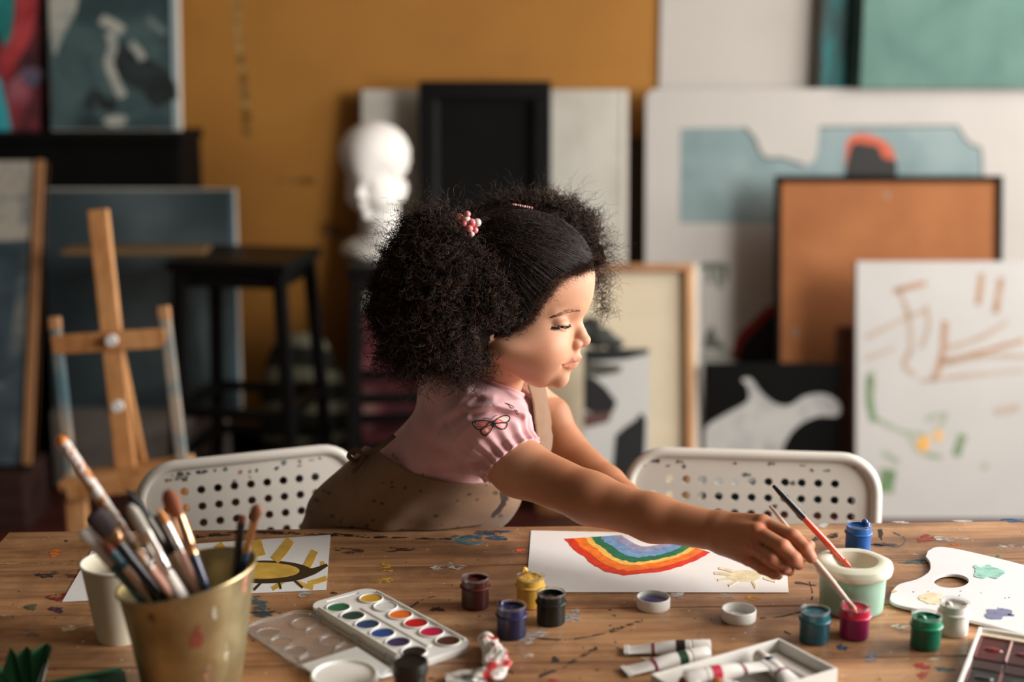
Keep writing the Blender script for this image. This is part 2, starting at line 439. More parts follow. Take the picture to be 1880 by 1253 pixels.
# ================================================================== BACKGROUND: canvases along the wall
XZ = Matrix(((1, 0, 0, 0), (0, 0, -1, 0), (0, 1, 0, 0), (0, 0, 0, 1)))     # prism (x,y,z) -> local (x,-z,y)
class Panel:
    """a flat upright thing: top edge at pixels x0..x1, row yt at distance Yt; foot at distance Yb, height zb"""
    def __init__(s, name, label, cat, x0, x1, yt, Yt, Yb, zb=0.0, group=None):
        A = PY(x0, yt, Yt); B = PY(x1, yt, Yt)
        s.w = B.x - A.x; s.h = math.hypot(Yt - Yb, A.z - zb); s.a = math.atan2(Yt - Yb, A.z - zb)
        s.o = Vector(((A.x + B.x)/2, Yb, zb))
        s.e = thing(name, label, cat, s.o, (-s.a, 0, 0), group)
        s.zax = Vector((0, math.sin(s.a), math.cos(s.a))); s.n = Vector((0, -math.cos(s.a), math.sin(s.a)))
    def loc(s, px, py):
        r = ray(px, py); O = Vector((0, 0, CAM_Z)); t = (s.o - O).dot(s.n)/r.dot(s.n); p = O + r*t
        return ((p - s.o).x, (p - s.o).dot(s.zax))
    def board(s, name, m, t=0.02, y0=0.0, inset=0.0, r=0.0):
        if r > 0:
            return MB().prism(rrect(-s.w/2, s.w/2, 0, s.h, r), -y0-t, -y0, XZ).build(name, m, s.e)
        return MB().box(-s.w/2+inset, s.w/2-inset, y0, y0+t, inset, s.h-inset).build(name, m, s.e)
    def frame(s, name, m, bw, y0=-0.012, y1=0.03):
        w, h = s.w/2, s.h
        for (a, b, c, d) in ((-w, w, h-bw, h), (-w, w, 0, bw), (-w, -w+bw, bw, h-bw), (w-bw, w, bw, h-bw)):
            MB().bbox(a, b, y0, y1, c, d, 0.003).build(name, m, s.e)
    def patch(s, name, out_px, m, lift=0.0006, y0=0.0, local=False):
        pts = out_px if local else [s.loc(*p) for p in out_px]
        w, h = s.w/2 - .001, s.h - .001
        pts = [(max(-w, min(w, p[0])), max(0.001, min(h, p[1]))) for p in pts]
        return MB().prism(pts, -y0, -y0 + lift, XZ).build(name, m, s.e)
    def stroke(s, name, pts, wpx, m, lift=0.0006, y0=0.0):
        return s.patch(name, ribbon([tuple(q) for q in spline(pts, 4)], wpx, 0.12), m, lift, y0)

# --- black cabinet on the far left with two paintings on it
cb = thing('black_cabinet', 'long black cabinet against the ochre wall with two paintings standing on it', 'cabinet', (0, 0, 0))
cx1 = PY(331, 300, 4.42).x; zt_ = PY(200, 246, 4.42).z
MB().bbox(-2.3, cx1, 4.42, WY-.03, 0.05, zt_-.03, .004).build('body', M_black_soft, cb)
MB().bbox(-2.32, cx1+.01, 4.405, WY-.03, zt_-.03, zt_, .004).build('cabinet_top', M_black_soft, cb)
for x in (-2.25, -1.7, cx1-.05): MB().box(x-.02, x+.02, 4.45, 4.49, 0, .05).build('foot', M_black_soft, cb)
for a, b in ((-2.28, -1.70), (-1.69, cx1-.012)):
    d = MB().bbox(a, b, 4.408, 4.42, 0.08, zt_-.05, .003).build('door', M_black_soft, cb)
    MB().tube([(b-.04, 4.40, .62), (b-.04, 4.395, .66), (b-.04, 4.40, .70)], .005, 8).build('handle', M_black, d)

p = Panel('abstract_painting', 'red, teal and plum abstract painting at the left edge, on the black cabinet', 'painting', -120, 82, -60, 4.60, 4.55, zt_)
p.board('canvas', ramp_mat('plum_paint', [(0.3, S(40, 24, 26)), (0.45, S(96, 40, 48)), (0.55, S(150, 52, 56)), (0.7, S(60, 40, 44))], 5), .03)
p.patch('brushwork', [(-20, 30), (12, 90), (22, 60), (30, -40), (-20, -40)], ramp_mat('teal_paint_a', [(0.4, S(20, 110, 104)), (0.6, S(40, 140, 134))], 8))
p.stroke('brushwork', [(45, -40), (52, 10), (40, 60), (20, 110), (22, 135)], [34, 36, 30, 22, 14], ramp_mat('red_paint_a', [(0.4, S(160, 36, 44)), (0.6, S(196, 56, 60))], 9)) if False else None
p.patch('brushwork', ribbon([(46, -40), (50, 20), (38, 70), (16, 110), (14, 140)], [40, 38, 34, 30, 18]), ramp_mat('red_paint_a', [(0.4, S(150, 34, 42)), (0.6, S(196, 70, 74))], 9))
p.patch('brushwork', [(-20, 120), (2, 150), (14, 200), (22, 262), (-20, 262)], ramp_mat('turquoise_paint', [(0.4, S(28, 150, 160)), (0.6, S(70, 180, 188))], 8))
p.patch('brushwork', blob(58, 140, 18, 20, jag=.3, seed=3), ramp_mat('slate_paint', [(0.4, S(84, 92, 116)), (0.6, S(110, 90, 110))], 14))
p.patch('brushwork', blob(35, 170, 20, 30, jag=.3, seed=4), ramp_mat('rose_paint', [(0.4, S(150, 70, 84)), (0.6, S(170, 110, 116))], 14))
p.patch('brushwork', [(72, -40), (82, -40), (97, 262), (76, 262)], M_black_soft)

p = Panel('abstract_painting', 'dark teal painting with a pale winding streak, standing on the black cabinet', 'painting', 86, 324, -60, 4.58, 4.52, zt_+.005)
p.board('canvas', M_canvas, .035)
x0, z0 = p.loc(88, 250); x1, z1 = p.loc(310, -60)
p.patch('painted_surface', [(-p.w/2, .002), (p.w/2-.02, .002), (p.w/2-.02, p.h), (-p.w/2, p.h)],
        ramp_mat('storm_teal', [(0.28, S(28, 40, 42)), (0.45, S(44, 66, 68)), (0.6, S(74, 98, 98)), (0.75, S(50, 72, 74))], 4.5, 4, 0.8, loc=(3, 1, 2)), local=True)
p.patch('canvas_edge', [(p.w/2-.02, .002), (p.w/2, .002), (p.w/2, p.h), (p.w/2-.02, p.h)], mat('pale_blue_edge', S(160, 176, 178), .8), local=True)
M_pale = ramp_mat('pale_streak', [(0.35, S(190, 186, 172)), (0.65, S(150, 158, 152))], 14)
M_deep = ramp_mat('deep_streak', [(0.35, S(22, 28, 28)), (0.65, S(40, 52, 52))], 14)
p.patch('brushwork', [(88, -50), (150, -50), (140, 20), (118, 60), (100, 105), (92, 60)], M_pale, .0008)
p.patch('brushwork', ribbon([tuple(q) for q in spline([(215, 75), (225, 110), (250, 130), (285, 150), (305, 190)], 4)], [16]*2+[60]*13+[50]*2), M_deep, .0008)
p.patch('brushwork', ribbon([tuple(q) for q in spline([(160, 200), (175, 175), (190, 190), (215, 195)], 4)], 24), M_deep, .0008)
p.patch('brushwork', ribbon([tuple(q) for q in spline([(185, 35), (205, 45), (225, 58)], 4)], 20), M_pale, .0012)
p.patch('brushwork', ribbon([tuple(q) for q in spline([(202, 60), (208, 85), (200, 115), (212, 150), (226, 178)], 4)], 17), M_pale, .0012)
p.patch('brushwork', blob(212, 222, 22, 10, jag=.2, seed=5), M_pale, .0012)
p.patch('brushwork', ribbon([(240, 80), (255, 95), (262, 110)], 14), M_pale, .0011)
p.patch('brushwork', ribbon([(270, 35), (290, 50), (304, 62)], 14), ramp_mat('mid_streak', [(0.4, S(110, 124, 122)), (0.6, S(80, 98, 98))], 14), .0011)

# --- low crates, and the two canvases in front of the cabinet
lc = thing('low_plinth', 'low pale grey plinth carrying the blue-grey canvas behind the easel', 'plinth')
gx0, gx1 = PY(95, 800, 4.30).x, PY(412, 800, 4.30).x; gz = PY(200, 758, 4.30).z
M_grey_ply = mat('grey_painted_plywood', S(132, 122, 114), .8, var=.12, scale=7)
MB().bbox(gx0, gx1, 4.30, 4.40, 0.012, gz, .004).build('body', M_grey_ply, lc)
for x in (gx0+.04, gx1-.04): MB().box(x-.02, x+.02, 4.32, 4.38, 0, .012).build('foot', M_grey_ply, lc)
p = Panel('canvas_painting', 'large plain blue-grey canvas leaning behind the wooden easel', 'painting', 78, 430, 347, 4.362, 4.325, gz+.004)
p.board('canvas', M_canvas, .035)
p.patch('painted_surface', [(-p.w/2, .002), (p.w/2-.016, .002), (p.w/2-.016, p.h-.003), (-p.w/2, p.h-.003)],
        ramp_mat('night_blue_field', [(0.3, S(42, 54, 58)), (0.5, S(58, 72, 76)), (0.7, S(92, 106, 106))], 2.2, 3, .3, loc=(1, 4, 2)), local=True)
p.patch('canvas_edge', [(p.w/2-.016, .002), (p.w/2, .002), (p.w/2, p.h-.003), (p.w/2-.016, p.h-.003)], mat('blue_edge', S(90, 122, 138), .8), local=True)

bx0, bx1 = -1.95, PY(52, 860, 3.98).x
bz = PY(30, 862, 3.98).z
lb = thing('low_crate', 'low dark brown crate at the left edge under the grey and blue canvas', 'crate')
M_dkbrown = wood_mat('dark_crate_wood', S(38, 20, 14), S(56, 30, 22), S(74, 42, 30), .8, 'X', .6)
for i in range(3): MB().bbox(bx0, bx1, 3.93, 3.945, i*bz/3+.002, (i+1)*bz/3-.002, .002).build('slat', M_dkbrown, lb)
MB().box(bx0, bx1, 3.945, 4.15, 0, bz).build('body', M_dkbrown, lb)
p = Panel('canvas_painting', 'grey-white and slate-blue canvas with bare wooden edge at the left margin', 'painting', -140, 82, 295, 4.28, 3.98, bz+.014)
p.board('canvas', ramp_mat('slate_lower', [(0.3, S(38, 50, 58)), (0.5, S(70, 86, 92)), (0.62, S(120, 122, 116)), (0.75, S(74, 60, 58))], 6, 6, .8), .03)
p.patch('painted_patch', [(-140, 290), (66, 290), (60, 440), (-140, 446)], ramp_mat('grey_white_scumble', [(0.3, S(110, 118, 116)), (0.5, S(176, 168, 154)), (0.7, S(150, 142, 130))], 12))
p.patch('painted_patch', [(-140, 446), (44, 444), (28, 560), (8, 700), (-140, 700)], ramp_mat('slate_blue_patch', [(0.4, S(46, 62, 70)), (0.65, S(66, 84, 92))], 7))
MB().bbox(p.w/2-.025, p.w/2, -.01, .035, 0, p.h, .002).build('wooden_edge', M_frame_wood, p.e)

# --- pale canvas, black panel, centre
p = Panel('pale_canvas', 'wide pale grey canvas leaning behind the black framed panel', 'canvas', 664, 1152, 165, 4.68, 4.50)
p.board('canvas', ramp_mat('pale_grey_canvas', [(0.3, S(176, 170, 156)), (0.55, S(200, 196, 184)), (0.75, S(184, 178, 164))], 3.5, 5, .6), .03)
MB().bbox(-p.w/2-.012, -p.w/2, -.004, .034, 0, p.h, .002).build('dark_edge', M_dkbrown, p.e)  # dark strip standing in for the shadow along the canvas's left edge
MB().bbox(p.w/2-.02, p.w/2+.002, -.003, .034, 0, p.h, .002).build('pale_edge', M_canvas, p.e)
p = Panel('framed_panel', 'tall black panel in a black moulded frame behind the child', 'panel', 769, 1012, 150, 4.60, 4.38)
p.board('panel_board', M_blackboard, .015, .006)
p.frame('frame_bar', M_black, .055, -.02, .02)
for (a, b, c, d) in ((-p.w/2+.05, p.w/2-.05, p.h-.066, p.h-.05), (-p.w/2+.05, -p.w/2+.062, .06, p.h-.06), (p.w/2-.062, p.w/2-.05, .06, p.h-.06)):
    MB().bbox(a, b, -.008, .012, c, d, .003).build('inner_moulding', M_black, p.e)
p = Panel('dark_board', 'narrow dark brown board in the gap beside the white panel', 'board', 1120, 1186, 255, 4.72, 4.60)
p.board('plank', wood_mat('umber_board', S(44, 24, 12), S(60, 34, 18), S(78, 46, 24), .8, 'Z', .6), .015)  # added board; its dark colour stands in for the shadow between the canvases

# --- white board with blue shapes and everything standing before it
p = Panel('white_board', 'big white board with rounded corners and pale blue painted shapes', 'board', 1186, 1960, 163, 4.66, 4.47)
M_wboard = mat('white_board_paint', S(190, 184, 176), .6, var=.04, scale=4)
p.board('board', M_wboard, .02, 0, r=.035)
M_bluegrey = ramp_mat('blue_grey_wash', [(0.3, S(112, 134, 134)), (0.5, S(130, 150, 150)), (0.7, S(146, 162, 160))], 5, 5, .4)
M_outline = paint(74, 84, 80)
sh = [(1250, 236), (1366, 234)] + [tuple(q) for q in spline([(1368, 236), (1385, 255), (1395, 280), (1410, 292), (1432, 291)], 4)] + \
     [tuple(q) for q in spline([(1440, 289), (1462, 299), (1478, 304), (1494, 296), (1502, 275), (1505, 235)], 4)] + \
     [(1757, 232)] + [tuple(q) for q in spline([(1760, 240), (1772, 256), (1786, 268), (1798, 275), (1801, 325)], 4)] + [(1801, 410), (1248, 410)]
p.patch('blue_shape', sh, M_bluegrey, .001)
p.patch('outline', ribbon([tuple(q) for q in spline([(1366, 234), (1385, 255), (1395, 280), (1410, 292), (1432, 291), (1462, 299), (1476, 304)], 4)], 5), M_outline, .0016)
p.patch('outline', ribbon([(1505, 234), (1757, 232)], 4), M_outline, .0016)
p.patch('outline', ribbon([tuple(q) for q in spline([(1757, 232), (1772, 256), (1786, 268), (1800, 275), (1803, 330)], 4)], 5), M_outline, .0016)
M_orange_red = paint(198, 88, 52, .6)
p.patch('red_arch', [tuple(q) for q in spline([(1552, 330), (1552, 290), (1556, 258), (1576, 246), (1604, 250), (1630, 264), (1644, 290), (1645, 330)], 4)], M_orange_red, .0016)
p.patch('black_figure', [tuple(q) for q in spline([(1549, 332), (1556, 292), (1566, 264), (1586, 264), (1612, 270), (1622, 290), (1644, 296), (1646, 332)], 4)], paint(24, 20, 18, .6), .0022)
p.patch('red_arch', [tuple(q) for q in spline([(1342, 660), (1352, 620), (1380, 590), (1418, 560), (1430, 600), (1430, 668)], 4)], paint(150, 40, 32, .6), .0016)
p.patch('black_figure', [tuple(q) for q in spline([(1352, 672), (1364, 632), (1392, 602), (1430, 575), (1440, 672)], 4)], paint(22, 19, 18, .6), .0022)
p.patch('green_mark', blob(1310, 488, 26, 8, jag=.3, seed=8), paint(110, 116, 104), .0016)
for a in ((1302, 490, 1304, 520), (1316, 490, 1322, 530), (1330, 488, 1331, 515)):
    p.patch('green_mark', ribbon([a[:2], a[2:]], 9, .2), paint(110, 116, 104), .0016)
p.patch('green_mark', [(1290, 640), (1296, 612), (1308, 596), (1316, 622), (1336, 642)], paint(84, 88, 80), .0016)
p.patch('green_mark', blob(1318, 654, 40, 9, jag=.3, seed=9), paint(150, 148, 138), .0016)

p = Panel('cork_board', 'orange-brown cork board in a thin black frame against the white board', 'board', 1424, 1841, 323, 4.44, 4.26)
p.board('cork_sheet', mat('cork', S(164, 104, 60), .85, col2=S(146, 88, 48), scale=5, thr=(.35, .7), bump=.3, bscale=160), .012, .004)
p.frame('frame_bar', M_black_soft, .018, -.008, .02)
for q in ((1629, 358, 6), (1460, 610, 8)): p.patch('grey_spot', blob(q[0], q[1], q[2], q[2], jag=.2, seed=2), paint(140, 112, 84), .001, .004)

p = Panel('black_painting', 'black painting with a pale cloud shape standing before the cork board', 'painting', 1294, 1546, 668, 4.16, 4.10)
p.board('canvas', M_black_soft, .025)
M_cloud = ramp_mat('pale_cloud', [(0.32, S(150, 150, 146)), (0.55, S(182, 180, 174)), (0.75, S(140, 142, 140))], 8, 5, .5)
p.patch('cloud_shape', [tuple(q) for q in spline([(1288, 838), (1292, 790), (1330, 762), (1372, 738), (1372, 710), (1362, 698), (1378, 696), (1398, 722), (1424, 742), (1450, 745), (1478, 728), (1515, 724), (1541, 742), (1538, 764), (1500, 765), (1462, 784), (1440, 815), (1424, 850), (1350, 900), (1290, 900)], 4)], M_cloud, .001)
p = Panel('brown_panel', 'narrow strip of a brown wooden panel between black painting and scribbled canvas', 'panel', 1535, 1580, 600, 4.21, 4.15)
p.board('plank', wood_mat('brown_panel_wood', S(78, 48, 26), S(100, 62, 34), S(120, 78, 44), .8, 'Z', .6), .014)

p = Panel('scribbled_canvas', 'white canvas with brown scribbles and green and yellow dabs at the right', 'painting', 1573, 1905, 480, 4.17, 4.02, 0.005)
p.board('canvas', mat('white_gesso', S(190, 187, 182), .75, var=.04, scale=5), .03)
M_br = ramp_mat('sienna_stroke', [(0.35, S(160, 112, 76)), (0.6, S(176, 142, 114))], 16)
M_br2 = ramp_mat('sienna_pale_stroke', [(0.35, S(170, 144, 120)), (0.6, S(180, 164, 148))], 16)
M_gr = ramp_mat('leaf_green_dab', [(0.35, S(84, 118, 72)), (0.6, S(122, 146, 106))], 16)
M_grp = ramp_mat('pale_green_dab', [(0.35, S(138, 152, 122)), (0.6, S(164, 172, 152))], 16)
for pts, w, m in (([(1640, 535), (1700, 520)], 11, M_br), ([(1802, 502), (1796, 560)], 11, M_br), ([(1838, 510), (1828, 575)], 11, M_br),
                  ([(1650, 530), (1668, 580), (1672, 640), (1660, 670), (1680, 690)], 9, M_br2),
                  ([(1735, 590), (1732, 640), (1722, 680), (1712, 700)], 11, M_br), ([(1728, 665), (1790, 650), (1880, 625)], 8, M_br),
                  ([(1732, 670), (1800, 655), (1890, 655)], 8, M_br2), ([(1740, 640), (1800, 620), (1850, 590)], 9, M_br2),
                  ([(1590, 620), (1650, 590), (1700, 570)], 8, M_br2), ([(1590, 660), (1640, 640)], 7, M_br2),
                  ([(1826, 757), (1870, 748)], 14, M_br2), ([(1690, 700), (1780, 690), (1880, 680)], 7, M_br2), ([(1700, 560), (1705, 600), (1690, 640)], 7, M_br2)):
    p.stroke('brush_stroke', pts, w, m, .0008)
for pts, w, m in (([(1597, 690), (1596, 730), (1604, 775)], 14, M_gr), ([(1768, 798), (1755, 838)], 15, M_gr), ([(1632, 862), (1626, 905)], 28, M_gr),
                  ([(1610, 770), (1650, 790), (1700, 800)], 9, M_grp), ([(1670, 800), (1690, 830), (1730, 840)], 9, M_grp), ([(1600, 680), (1602, 720)], 11, M_grp),
                  ([(1620, 830), (1650, 850)], 10, M_grp), ([(1806, 850), (1810, 862)], 10, M_grp), ([(1720, 790), (1736, 760), (1700, 770)], 8, M_grp)):
    p.stroke('brush_stroke', pts, w, m, .0009)
p.patch('brush_stroke', blob(1695, 815, 13, 13, jag=.3, seed=5), paint(226, 168, 74), .0014)
p.patch('brush_stroke', blob(1723, 800, 9, 10, jag=.3, seed=6), paint(224, 178, 96), .0014)

# canvas seen from its back, with stretcher bars
p = Panel('reversed_canvas', 'canvas turned to show its raw back and pine stretcher bars', 'canvas', 985, 1274, 484, 4.26, 4.08)
p.board('raw_cloth', M_canvas_raw, .004, .03)
bw = .032
MB().bbox(-p.w/2, p.w/2, 0, .028, p.h-bw*.7, p.h, .003).build('stretcher_bar', M_frame_wood, p.e)
MB().bbox(p.w/2-bw*.7, p.w/2, 0, .028, 0, p.h-bw*.7, .003).build('stretcher_bar', M_pine, p.e)
MB().bbox(-p.w/2, -p.w/2+bw, 0, .028, 0, p.h-bw, .003).build('stretcher_bar', M_pine, p.e)
MB().bbox(-p.w/2+bw, p.w/2-bw, 0, .028, 0, bw, .003).build('stretcher_bar', M_pine, p.e)
MB().bbox(p.w/2-.002, p.w/2+.016, .004, .034, 0, p.h, .002).build('folded_edge', M_canvas, p.e)
p = Panel('ink_painting', 'black and white brushed painting leaning before the canvas back', 'painting', 1072, 1192, 640, 3.98, 3.86)
p.board('canvas', mat('ink_ground', S(196, 196, 190), .8, var=.05, scale=6), .025)
M_ink = paint(16, 16, 15, .6)
p.patch('ink_stroke', [(955, 636), (1196, 636), (1190, 650), (1150, 660), (1100, 664), (955, 664)], M_ink, .001)
p.patch('ink_stroke', [(1050, 664), (1142, 672), (1138, 684), (1100, 692), (1050, 690)], paint(70, 68, 58, .6), .0014)
p.patch('ink_stroke', [(1040, 690), (1090, 694), (1112, 712), (1132, 738), (1126, 756), (1090, 760), (1040, 752)], M_ink, .001)
p.patch('ink_stroke', [(1040, 758), (1092, 760), (1124, 756), (1118, 775), (1080, 785), (1040, 785)], paint(92, 62, 56, .6), .0014)
p.patch('ink_stroke', [(1060, 980), (1060, 880), (1110, 872), (1124, 862), (1186, 850), (1182, 980)], M_ink, .0012)
p.patch('ink_stroke', [(1124, 870), (1130, 800), (1148, 784), (1166, 772), (1178, 758), (1186, 770), (1182, 870)], M_ink, .001)
pz = PY(1100, 640, 3.98).z
o = thing('rag_bundle', 'dark crumpled rag lying on top edge of the ink painting', 'rag', PY(1098, 612, 4.0))
q = MB()
for k, (dx, dz, r) in enumerate(((-.06, .012, .045), (0, -.012, .05), (.045, -.03, .03), (-.02, .03, .03), (-.085, -.02, .04))):
    q.lathe([(0, -r*.6)] + [(r*math.cos(a)*(1+.08*math.sin(9*a+k)), r*.6*math.sin(a)) for a in np.linspace(-1.3, 1.3, 7)] + [(0, r*.6)], 12, Matrix.Translation((dx, 0, dz)))
q.build('crumpled_cloth', mat('dark_rag', S(58, 60, 56), .95, var=.4, scale=30, bump=.5, bscale=60), o, 'all')

# teal canvases, top right
p = Panel('teal_canvas', 'large plain teal canvas on white wall above the white board', 'canvas', 1582, 1960, -80, 4.63, 4.62, PY(1700, 161, 4.62).z)
p.board('canvas', ramp_mat('teal_field', [(0.3, S(74, 112, 102)), (0.5, S(88, 126, 114)), (0.72, S(104, 140, 128))], 5, 6, .3), .04)
p.patch('dark_edge', [(-p.w/2, .0), (-p.w/2+.014, .0), (-p.w/2+.014, p.h), (-p.w/2, p.h)], M_black_soft, .002, local=True)
p = Panel('teal_canvas', 'dark teal streaked canvas showing a narrow strip behind the plain teal one', 'canvas', 1511, 1640, -80, 4.69, 4.685, PY(1540, 162, 4.685).z)
p.board('canvas', ramp_mat('deep_teal_streaks', [(0.3, S(30, 58, 58)), (0.5, S(48, 92, 92)), (0.62, S(34, 128, 128)), (0.8, S(70, 100, 94))], 4, 6, 1, stretch=(6, 1, 1)), .04)
p.patch('dark_edge', [(-p.w/2, .0), (-p.w/2+.01, .0), (-p.w/2+.01, p.h), (-p.w/2, p.h)], M_dkbrown, .002, local=True)

# --- black stands
def stand(name, label, c, w, d, h, rz, rungs):
    e = thing(name, label, 'stand', (c[0], c[1], 0), (0, 0, rz))
    MB().bbox(-w/2, w/2, -d/2, d/2, h-.03, h, .005).build('stand_top', M_black, e)
    MB().bbox(-w/2+.02, w/2-.02, -d/2+.02, d/2-.02, h-.075, h-.03, .003).build('top_rail', M_black_soft, e)
    for sx in (-1, 1):
        for sy in (-1, 1):
            MB().bar((sx*(w/2+.01), sy*(d/2+.01), 0), (sx*(w/2-.03), sy*(d/2-.03), h-.03), .034, .034, (0, 1, 0), .003).build('leg', M_black, e)
    for z in rungs:
        k = .03 - .04*(1 - z/h)
        for sy in (-1, 1): MB().box(-w/2+k, w/2-k, sy*(d/2-k)-.011, sy*(d/2-k)+.011, z-.014, z+.014).build('rung', M_black, e)
        for sx in (-1, 1): MB().box(sx*(w/2-k)-.011, sx*(w/2-k)+.011, -d/2+k, d/2-k, z-.014, z+.014).build('rung', M_black, e)
    return e
zs = PY(400, 482, 3.9).z
fA, fB = PZ(300, 484, zs), PZ(512, 484, zs)
stand('black_stand', 'tall black stool-like stand beside the easel with a thin board on it', ((fA.x+fB.x)/2+.035, 4.06), fB.x-fA.x+.03, .34, zs, math.radians(-9), (.36, .22))
bx = thing('thin_board', 'thin brown wooden board lying on the black stand, sticking out leftwards', 'board', (PZ(250, 462, zs+.006).x, 4.10, zs+.007), (0, 0, math.radians(2)))
MB().bbox(-.21, .20, -.06, .05, -.007, .007, .002).build('plank', wood_mat('thin_board_wood', S(100, 76, 46), S(124, 96, 60), S(140, 112, 76), .8, 'X', .6), bx)
zs2 = PY(640, 486, 3.95).z
c2 = PZ(690, 480, zs2)
stand('black_stand', 'black stand holding the white plaster bust', (c2.x+.06, 4.07), .29, .32, zs2, math.radians(4), (.40, .26))
# stored things in the dark below the stands
p = Panel('pink_canvas', 'small pink and crimson smeared canvas stored below the plaster bust', 'painting', 664, 800, 575, 4.35, 4.29)
p.board('canvas', ramp_mat('pink_smear', [(0.3, S(52, 18, 22)), (0.46, S(96, 30, 40)), (0.58, S(130, 70, 72)), (0.75, S(170, 140, 128))], 6, 3, .6), .02)
sk = thing('striped_sack', 'dim green and white striped sack slumped between the black stands', 'sack', (PY(552, 720, 4.42).x, 4.47, 0))
q = MB()
prof = [(0, 0), (.11, .0), (.14, .06), (.145, .16), (.135, .28), (.11, .38), (.08, .45), (.05, .47), (0, .475)]
q.lathe(prof, 24, None, lambda v: Vector((v.x*(1+.09*math.sin(5*math.atan2(v.y, v.x)+8*v.z)), v.y*.7*(1+.08*math.sin(4*math.atan2(v.y, v.x))), v.z)))
m = bpy.data.materials.new('sack_stripes'); m.use_nodes = True; N, L = nt(m)
tcn = N.new('ShaderNodeTexCoord'); wv = N.new('ShaderNodeTexWave'); wv.bands_direction = 'Z'; wv.inputs['Scale'].default_value = 3.2; wv.inputs['Distortion'].default_value = 4; wv.inputs['Detail'].default_value = 2
rp = N.new('ShaderNodeValToRGB'); rp.color_ramp.elements[0].position = .55; rp.color_ramp.elements[0].color = S(26, 26, 18); rp.color_ramp.elements[1].position = .8; rp.color_ramp.elements[1].color = S(120, 118, 96)
L.new(tcn.outputs['Object'], wv.inputs['Vector']); L.new(wv.outputs['Color'], rp.inputs['Fac']); L.new(rp.outputs['Color'], N['Principled BSDF'].inputs['Base Color']); N['Principled BSDF'].inputs['Roughness'].default_value = .95
q.build('cloth', m, sk, 'all')

# --- wooden easel
ez = thing('wooden_easel', 'small paint-stained wooden easel standing at the left behind the table', 'easel')
EY = 3.0
def e3(px, py, dy=0.0): return PY(px, py, EY + dy)
M_stain = ramp_mat('blue_stained_wood', [(0.3, S(84, 112, 120)), (0.45, S(130, 132, 126)), (0.58, S(168, 148, 126)), (0.72, S(70, 116, 124))], 14, 5, .5, stretch=(1, 1, .6))
MB().bar(e3(180, 385, .10), e3(232, 862), .044, .022, (0, 1, 0), .003).build('mast', M_easel, ez)
MB().bar(e3(96, 634, .035), e3(306, 620, .035), .018, .042, (0, 0, 1), .003).build('crossbar', M_easel, ez)
k = MB().bar(e3(101, 588, .05), e3(134, 905, -.02), .022, .02, (0, 1, 0), .003).build('side_post', M_stain, ez)
MB().bar(e3(301, 568, .05), e3(338, 880, -.02), .024, .02, (0, 1, 0), .003).build('side_post', M_stain, ez)
MB().bar(e3(100, 582, .05), e3(102, 606, .045), .024, .022, (0, 1, 0), .003).build('post_tip', M_frame_wood, ez)
MB().bar(e3(300, 562, .05), e3(303, 588, .045), .026, .022, (0, 1, 0), .003).build('post_tip', M_frame_wood, ez)
MB().bar(e3(118, 886, -.02), e3(350, 852, -.02), .085, .022, (0, 0, 1), .003).build('tray', M_easel, ez)
MB().bar(e3(122, 905, -.06), e3(345, 872, -.06), .014, .03, (0, 0, 1), .003).build('tray_lip', M_easel, ez)
for a, b in (((140, 905), (150, 1000)), ((330, 880), (330, 980))):
    A, B = e3(a[0], a[1], -.03), e3(b[0], b[1], -.03)
    MB().bar(A, Vector((B.x, B.y-.02, 0.0)), .045, .026, (0, 1, 0), .003).build('leg', M_easel, ez)
MB().bar(e3(128, 905, -.05), e3(340, 878, -.05), .03, .03, (0, 0, 1), .003).build('front_rail', M_easel, ez)
A = e3(205, 600, .08); MB().bar(A, (A.x-.02, A.y+.42, 0.0), .03, .022, (0, 1, 0), .003).build('rear_leg', M_easel, ez)
for q_ in ((207, 624, .02), (218, 745, .0)):
    c = e3(*q_); MB().lathe([(0, -.014), (.012, -.014), (.013, -.004), (.008, 0), (0, 0)], 14, Matrix.Translation(c) @ Matrix.Rotation(-PI/2, 4, 'X')).build('wing_nut', M_plastic_white, ez, True)

# ================================================================== TABLE
TA, TB = PZ(16, 977), PZ(1875, 957)
TANG = math.atan2(TB.y - TA.y, TB.x - TA.x)
table = thing('work_table', 'long paint-splattered wooden work table in front of the child', 'table', (TA.x, TA.y, 0), (0, 0, TANG))
M_table = wood_mat('worn_table_wood', S(122, 84, 56), S(182, 134, 92), S(210, 164, 120), 0.8, 'X', 0.46, speck=True, coat=0.1)
TLEN, TDEP, NPL = 1.95, 1.15, 8
pw = TDEP / NPL
for i in range(NPL):
    MB().bbox(0, TLEN, -(i+1)*pw + .0006, -i*pw - .0006, TZ-.034, TZ, .0018).build('plank', M_table, table)
M_tleg = wood_mat('table_leg_wood', S(70, 42, 26), S(98, 62, 40), S(120, 80, 54), 1.0, 'Z', .55)
for x in (.08, TLEN-.08):
    for y in (-.07, -TDEP+.07): MB().bbox(x-.035, x+.035, y-.035, y+.035, 0, TZ-.034, .004).build('leg', M_tleg, table)
for y in (-.07, -TDEP+.07): MB().bbox(.115, TLEN-.115, y-.012, y+.012, TZ-.125, TZ-.034, .003).build('rail', M_tleg, table)
for x in (.08, TLEN-.08): MB().bbox(x-.012, x+.012, -TDEP+.105, -.105, TZ-.125, TZ-.034, .003).build('rail', M_tleg, table)
TMI = Matrix.Translation((TA.x, TA.y, 0)) @ Matrix.Rotation(TANG, 4, 'Z'); TMI = TMI.inverted()

